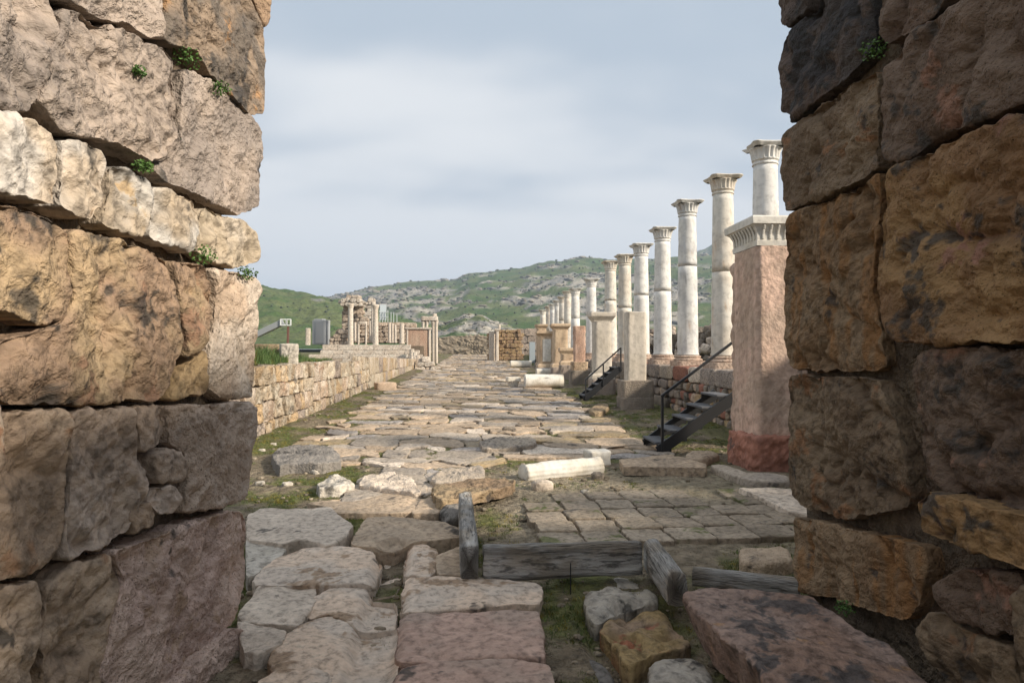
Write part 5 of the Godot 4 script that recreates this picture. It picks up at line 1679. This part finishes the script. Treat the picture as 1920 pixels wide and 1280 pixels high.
func masonry(called: String, label: String, px: Array, z: float, thick: float, p: String, sd: int, ws := Vector2(0.3, 0.75)) -> void:
	# a broken wall of blocks filling an outline, all at one distance, with a solid heart
	var t := thing(called, label, "wall", Vector3(0, 0, -z))
	var poly := PackedVector2Array()
	for q in px:
		var w := on_z(q[0], q[1], z)
		poly.append(Vector2(w.x, w.y))
	var lo := poly[0]
	var hi := poly[0]
	for q in poly:
		lo = lo.min(q)
		hi = hi.max(q)
	var rng := rng_of(sd)
	var y := lo.y
	var fr := wall_frame(Vector3(0, 0, 0), Vector3(0, 0, 1))
	part("rubble_core", stone(poly, wall_frame(Vector3(0, 0, -0.16), Vector3(0, 0, 1)), P[p], sd, {"depth": thick - 0.2, "res": 0.15, "bevel": 0.05, "lump": 0.1, "gain": 0.8, "smooth": 0, "jag": 0.05}), M.far_stone, t)
	while y < hi.y - 0.1:
		var h := rng.randf_range(ws.x * 0.7, ws.x * 1.25)
		var x := lo.x - rng.randf_range(0.0, ws.x)
		while x < hi.x:
			var w := rng.randf_range(ws.x, ws.y)
			if Geometry2D.is_point_in_polygon(Vector2(x + w / 2, y + h / 2), poly):
				var f2 := fr
				f2.origin += Vector3(0, 0, rng.randf_range(-0.1, 0.12))
				part("stone_block", stone(rect(x + 0.01, y + 0.01, x + w - 0.01, y + h - 0.008), f2, P[p], rng.randi() % 3000, {"depth": thick, "res": 0.1, "bevel": 0.025, "lump": 0.03, "skirt": 1, "gain": rng.randf_range(0.8, 1.15), "jag": 0.02}), M.far_stone, t)
			x += w
		y += h

# ------------------------------------------------------------------ plants
func blade_tuft(n: int, h: float, spread: float, wid: float, sd: int, col: Color) -> ArrayMesh:
	var rng := rng_of(sd)
	var s := Soup.new()
	for i in n:
		var a := rng.randf() * TAU
		var r := spread * sqrt(rng.randf())
		var b := Vector3(cos(a) * r, -0.01, sin(a) * r)
		var lean := Vector3(rng.randfn(0, 0.4), 0, rng.randfn(0, 0.4))
		var hh := h * rng.randf_range(0.45, 1.0)
		var side := Vector3(cos(a * 3.0), 0, sin(a * 3.0)) * wid * 0.5
		var m := b + UP * hh * 0.6 + lean * hh * 0.35
		var t := b + UP * hh + lean * hh * 0.95
		var g := rng.randf_range(0.7, 1.3)
		var c := Color(col.r * g, col.g * g, col.b * g)
		var k := s.v.size()
		for q in [b - side, b + side, m - side * 0.8, m + side * 0.8, t]:
			s.v.append(q)
			s.c.append(c)
		s.idx.append_array([k, k + 2, k + 1, k + 1, k + 2, k + 3, k + 2, k + 4, k + 3])
	return bake(s)

func leafy(n: int, r: float, leaf: float, sd: int) -> ArrayMesh:
	var rng := rng_of(sd)
	var s := Soup.new()
	for i in n:
		var d := Vector3(rng.randfn(0, 1), rng.randfn(0.1, 1), rng.randfn(0, 1)).normalized() * r * pow(rng.randf(), 0.5)
		d.y *= 0.7
		var nrm := Vector3(rng.randfn(0, 0.6), rng.randfn(0.6, 0.5), rng.randfn(0, 0.6)).normalized()
		var u := nrm.cross(Vector3(rng.randf() - 0.5, rng.randf() - 0.5, rng.randf() - 0.5)).normalized()
		var w := nrm.cross(u)
		var g := rng.randf_range(0.6, 1.4)
		var c := Color(0.075 * g, 0.15 * g, 0.03 * g)
		var k := s.v.size()
		for q in [-u * leaf, w * leaf * 0.6, u * leaf, -w * leaf * 0.6]:
			s.v.append(d + q)
			s.c.append(c)
		s.idx.append_array([k, k + 1, k + 2, k, k + 2, k + 3])
	return bake(s)

func make_plants() -> void:
	# grass on the terrace behind the low wall
	var rng := rng_of(90)
	var tuft := blade_tuft(22, 0.36, 0.12, 0.012, 91, Color(1, 1, 1))
	var xf := []
	var cl := []
	for i in 16000:
		var z := 11.0 + 30.0 * pow(rng.randf(), 1.2)
		var x := -4.3 - pow(rng.randf(), 1.4) * (3.0 + z * 0.3)
		var patch := nz.get_noise_2d(x * 0.7, z * 0.35)
		if rng.randf() > 0.9 + patch * 0.9:
			continue
		var s := rng.randf_range(0.5, 1.0) * (0.85 + 1.2 * maxf(patch, -0.3))
		if z > 17.0:
			s *= lerpf(0.85, 0.4, clampf((z - 17.0) / 4.0, 0.0, 1.0))
		xf.append(Transform3D(Basis(UP, rng.randf() * TAU).scaled(Vector3(s * 1.2, s, s * 1.2)), Vector3(x, land(x, z), -z)))
		var g := rng.randf_range(0.7, 1.3)
		var dry := smoothstep(0.75, 1.0, rng.randf())
		cl.append(Color((0.085 + 0.11 * dry) * g, (0.145 + 0.02 * dry) * g, 0.036 * g))
	scatter("terrace_grass", "bright green grass growing on the terrace behind the low wall", "grass", tuft, M.leaf, xf, cl)
	# short grass and moss between the stones and along the street's edges
	var low := blade_tuft(14, 0.045, 0.05, 0.006, 92, Color(1, 1, 1))
	xf = []
	cl = []
	for i in 80000:
		var z := 3.0 + 22.0 * pow(rng.randf(), 1.7)
		var x := rng.randf_range(-3.9, 5.1)
		var want := 0.0
		if x < -2.3 and z > 5.0:
			want = 0.9
		elif x < -1.2 and z < 9.4 and z > 6.4:
			want = 0.95
		elif x > 2.9 and z > 10.0:
			want = 0.75
		elif x > 0.2 and x < 2.0 and z > 7.9 and z < 8.7:
			want = 0.5
		elif x > 0.7 and x < 2.2 and z < 4.6:
			want = 0.5
		elif x > 1.9 and z < 5.7 and z > 4.5:
			want = 0.7
		elif x < 0.7 and z < 6.4:
			want = 0.85
		elif x < 0.7 and z < 10.0:
			want = 0.4
		elif z < 14.0 and x < 2.9 and z > 9.0:
			want = 0.12
		var k := nz.get_noise_2d(x * 0.9 + 5.0, z * 0.9) + 0.5 * nz.get_noise_2d(x * 6.0, z * 6.0 + 9.0)
		if rng.randf() > want * smoothstep(-0.15, 0.25, k):
			continue
		var s := rng.randf_range(0.35, 1.0)
		xf.append(Transform3D(Basis(UP, rng.randf() * TAU).scaled(Vector3(s * 1.2, s, s * 1.2)), Vector3(x, land(x, z), -z)))
		var g := rng.randf_range(0.7, 1.3)
		var dry := smoothstep(0.5, 0.9, rng.randf())
		cl.append(Color((0.10 + 0.12 * dry) * g, (0.135 + 0.04 * dry) * g, 0.03 * g))
	scatter("street_grass", "short moss and grass growing in the joints and along the street edges", "grass", low, M.leaf, xf, cl)
	# gravel
	var peb := rock_mesh(93, pal(Color(0.95, 0.93, 0.9), Color(0.7, 0.66, 0.6), {"dt": 9.0}), 7, 0.6)
	xf = []
	cl = []
	for i in 5200:
		var z := 3.0 + 17.0 * pow(rng.randf(), 1.4)
		var x := rng.randf_range(-3.9, 4.6)
		if x > -2.3 and x < 2.9 and z > 9.8:
			continue
		var s := 0.008 + 0.05 * pow(rng.randf(), 6.0)
		xf.append(Transform3D(Basis(UP, rng.randf() * TAU).scaled(Vector3(s * 1.4, s * 0.8, s)), Vector3(x, land(x, z) + s * 0.2, -z)))
		var g := rng.randf_range(0.6, 1.3)
		cl.append(Color(0.42 * g, 0.36 * g, 0.28 * g))
	scatter("gravel", "small pale pebbles strewn over the bare earth", "gravel", peb, M.far_stone, xf, cl)
	# weeds rooted in the joints of the left wall
	var weeds := [[352, 108, 0.075, "bushy green weed under the lichen covered block"], [258, 133, 0.035, "tiny green weed in the middle of a tan block"], [412, 165, 0.06, "dark green weed in the joint at the lichen block's lower edge"], [268, 312, 0.045, "green weed in the joint above the grey marble block"], [381, 478, 0.075, "green weed hanging below the white marble course"], [464, 512, 0.06, "green weed at the outer edge under the cream block"]]
	for i in weeds.size():
		var q := on_plane(weeds[i][0], weeds[i][1], L.p + L.n * 0.05, L.n)
		var t := thing("wall_weed", weeds[i][3], "weed", q, 0.0, "weeds in the tan wall")
		part("leaves", leafy(150, weeds[i][2], 0.009, 95 + i), M.leaf, t)
	for w in [[1585, 1140, 0.06, "low green weed where pink slab meets the dark wall"], [1640, 92, 0.08, "dark weed in a joint high in the dark wall"]]:
		var q := on_plane(w[0], w[1], R.p + R.n * 0.05, R.n)
		var t := thing("wall_weed", w[3], "weed", q, 0.0, "weeds in the dark wall")
		part("leaves", leafy(150, w[2], 0.009, 105 + int(w[0])), M.leaf, t)
	# loose stones
	var loose := [[538, 907, 0.07, "white pebble-like stone on the grass left of the jagged rock"], [487, 905, 0.06, "small white stone on the grass next to the tan wall's corner"], [655, 921, 0.07, "flat pale stone below the jagged white rock"], [1097, 921, 0.06, "small white stone on the sand before the fallen shaft"], [1120, 893, 0.10, "grey lump leaning against the fallen shaft"], [1018, 912, 0.13, "brown grey rock beside the flat tan brown block"], [490, 843, 0.06, "chalky pebble at the foot of the low tan wall"], [512, 832, 0.06, "chalky round stone beside the big grey boulder"], [590, 883, 0.06, "pale chip lying before the big grey boulder"], [955, 808, 0.14, "dark rounded stone in a gap of the paving"], [975, 800, 0.12, "mottled stone wedged in a paving gap"]]
	for l in loose:
		var q := on_road(l[0], l[1])
		var o := part("loose_stone", rocks[int(l[0]) % rocks.size()] if l[2] > 0.09 else rock_mesh(int(l[0]), P.pave_white, 12, 0.6), M.limestone, self, q + UP * l[2] * 0.25 - UP * 0.03, Vector3(0, l[0], 0), Vector3(l[2] * 1.9, l[2] * 1.1, l[2] * 1.4))
		tag(o, l[3], "stone")

func _ready() -> void:
	nz.seed = 4
	nz.noise_type = FastNoiseLite.TYPE_SIMPLEX_SMOOTH
	nz.fractal_octaves = 3
	nz.frequency = 1.0
	ncell.seed = 9
	ncell.noise_type = FastNoiseLite.TYPE_CELLULAR
	ncell.cellular_return_type = FastNoiseLite.RETURN_DISTANCE2_SUB
	ncell.frequency = 1.0
	nridge.seed = 17
	nridge.noise_type = FastNoiseLite.TYPE_SIMPLEX_SMOOTH
	nridge.fractal_type = FastNoiseLite.FRACTAL_RIDGED
	nridge.fractal_octaves = 4
	nridge.frequency = 1.0
	set_view()
	set_light()
	make_materials()
	make_palettes()
	for i in 8:
		rocks.append(rock_mesh(40 + i, P[["rubble", "tan_grey", "pave_pale", "rubble"][i % 4]], 9, 0.5))
	var t0 := Time.get_ticks_msec()
	make_ground()
	make_hills()
	print("ground ", Time.get_ticks_msec() - t0)
	make_gate()
	print("gate ", Time.get_ticks_msec() - t0)
	make_street()
	make_court()
	print("street ", Time.get_ticks_msec() - t0)
	make_terrace()
	make_colonnade()
	make_piers()
	print("piers ", Time.get_ticks_msec() - t0)
	make_ruins()
	make_stairs()
	make_foreground()
	print("ruins ", Time.get_ticks_msec() - t0)
	make_plants()
	print("plants ", Time.get_ticks_msec() - t0)
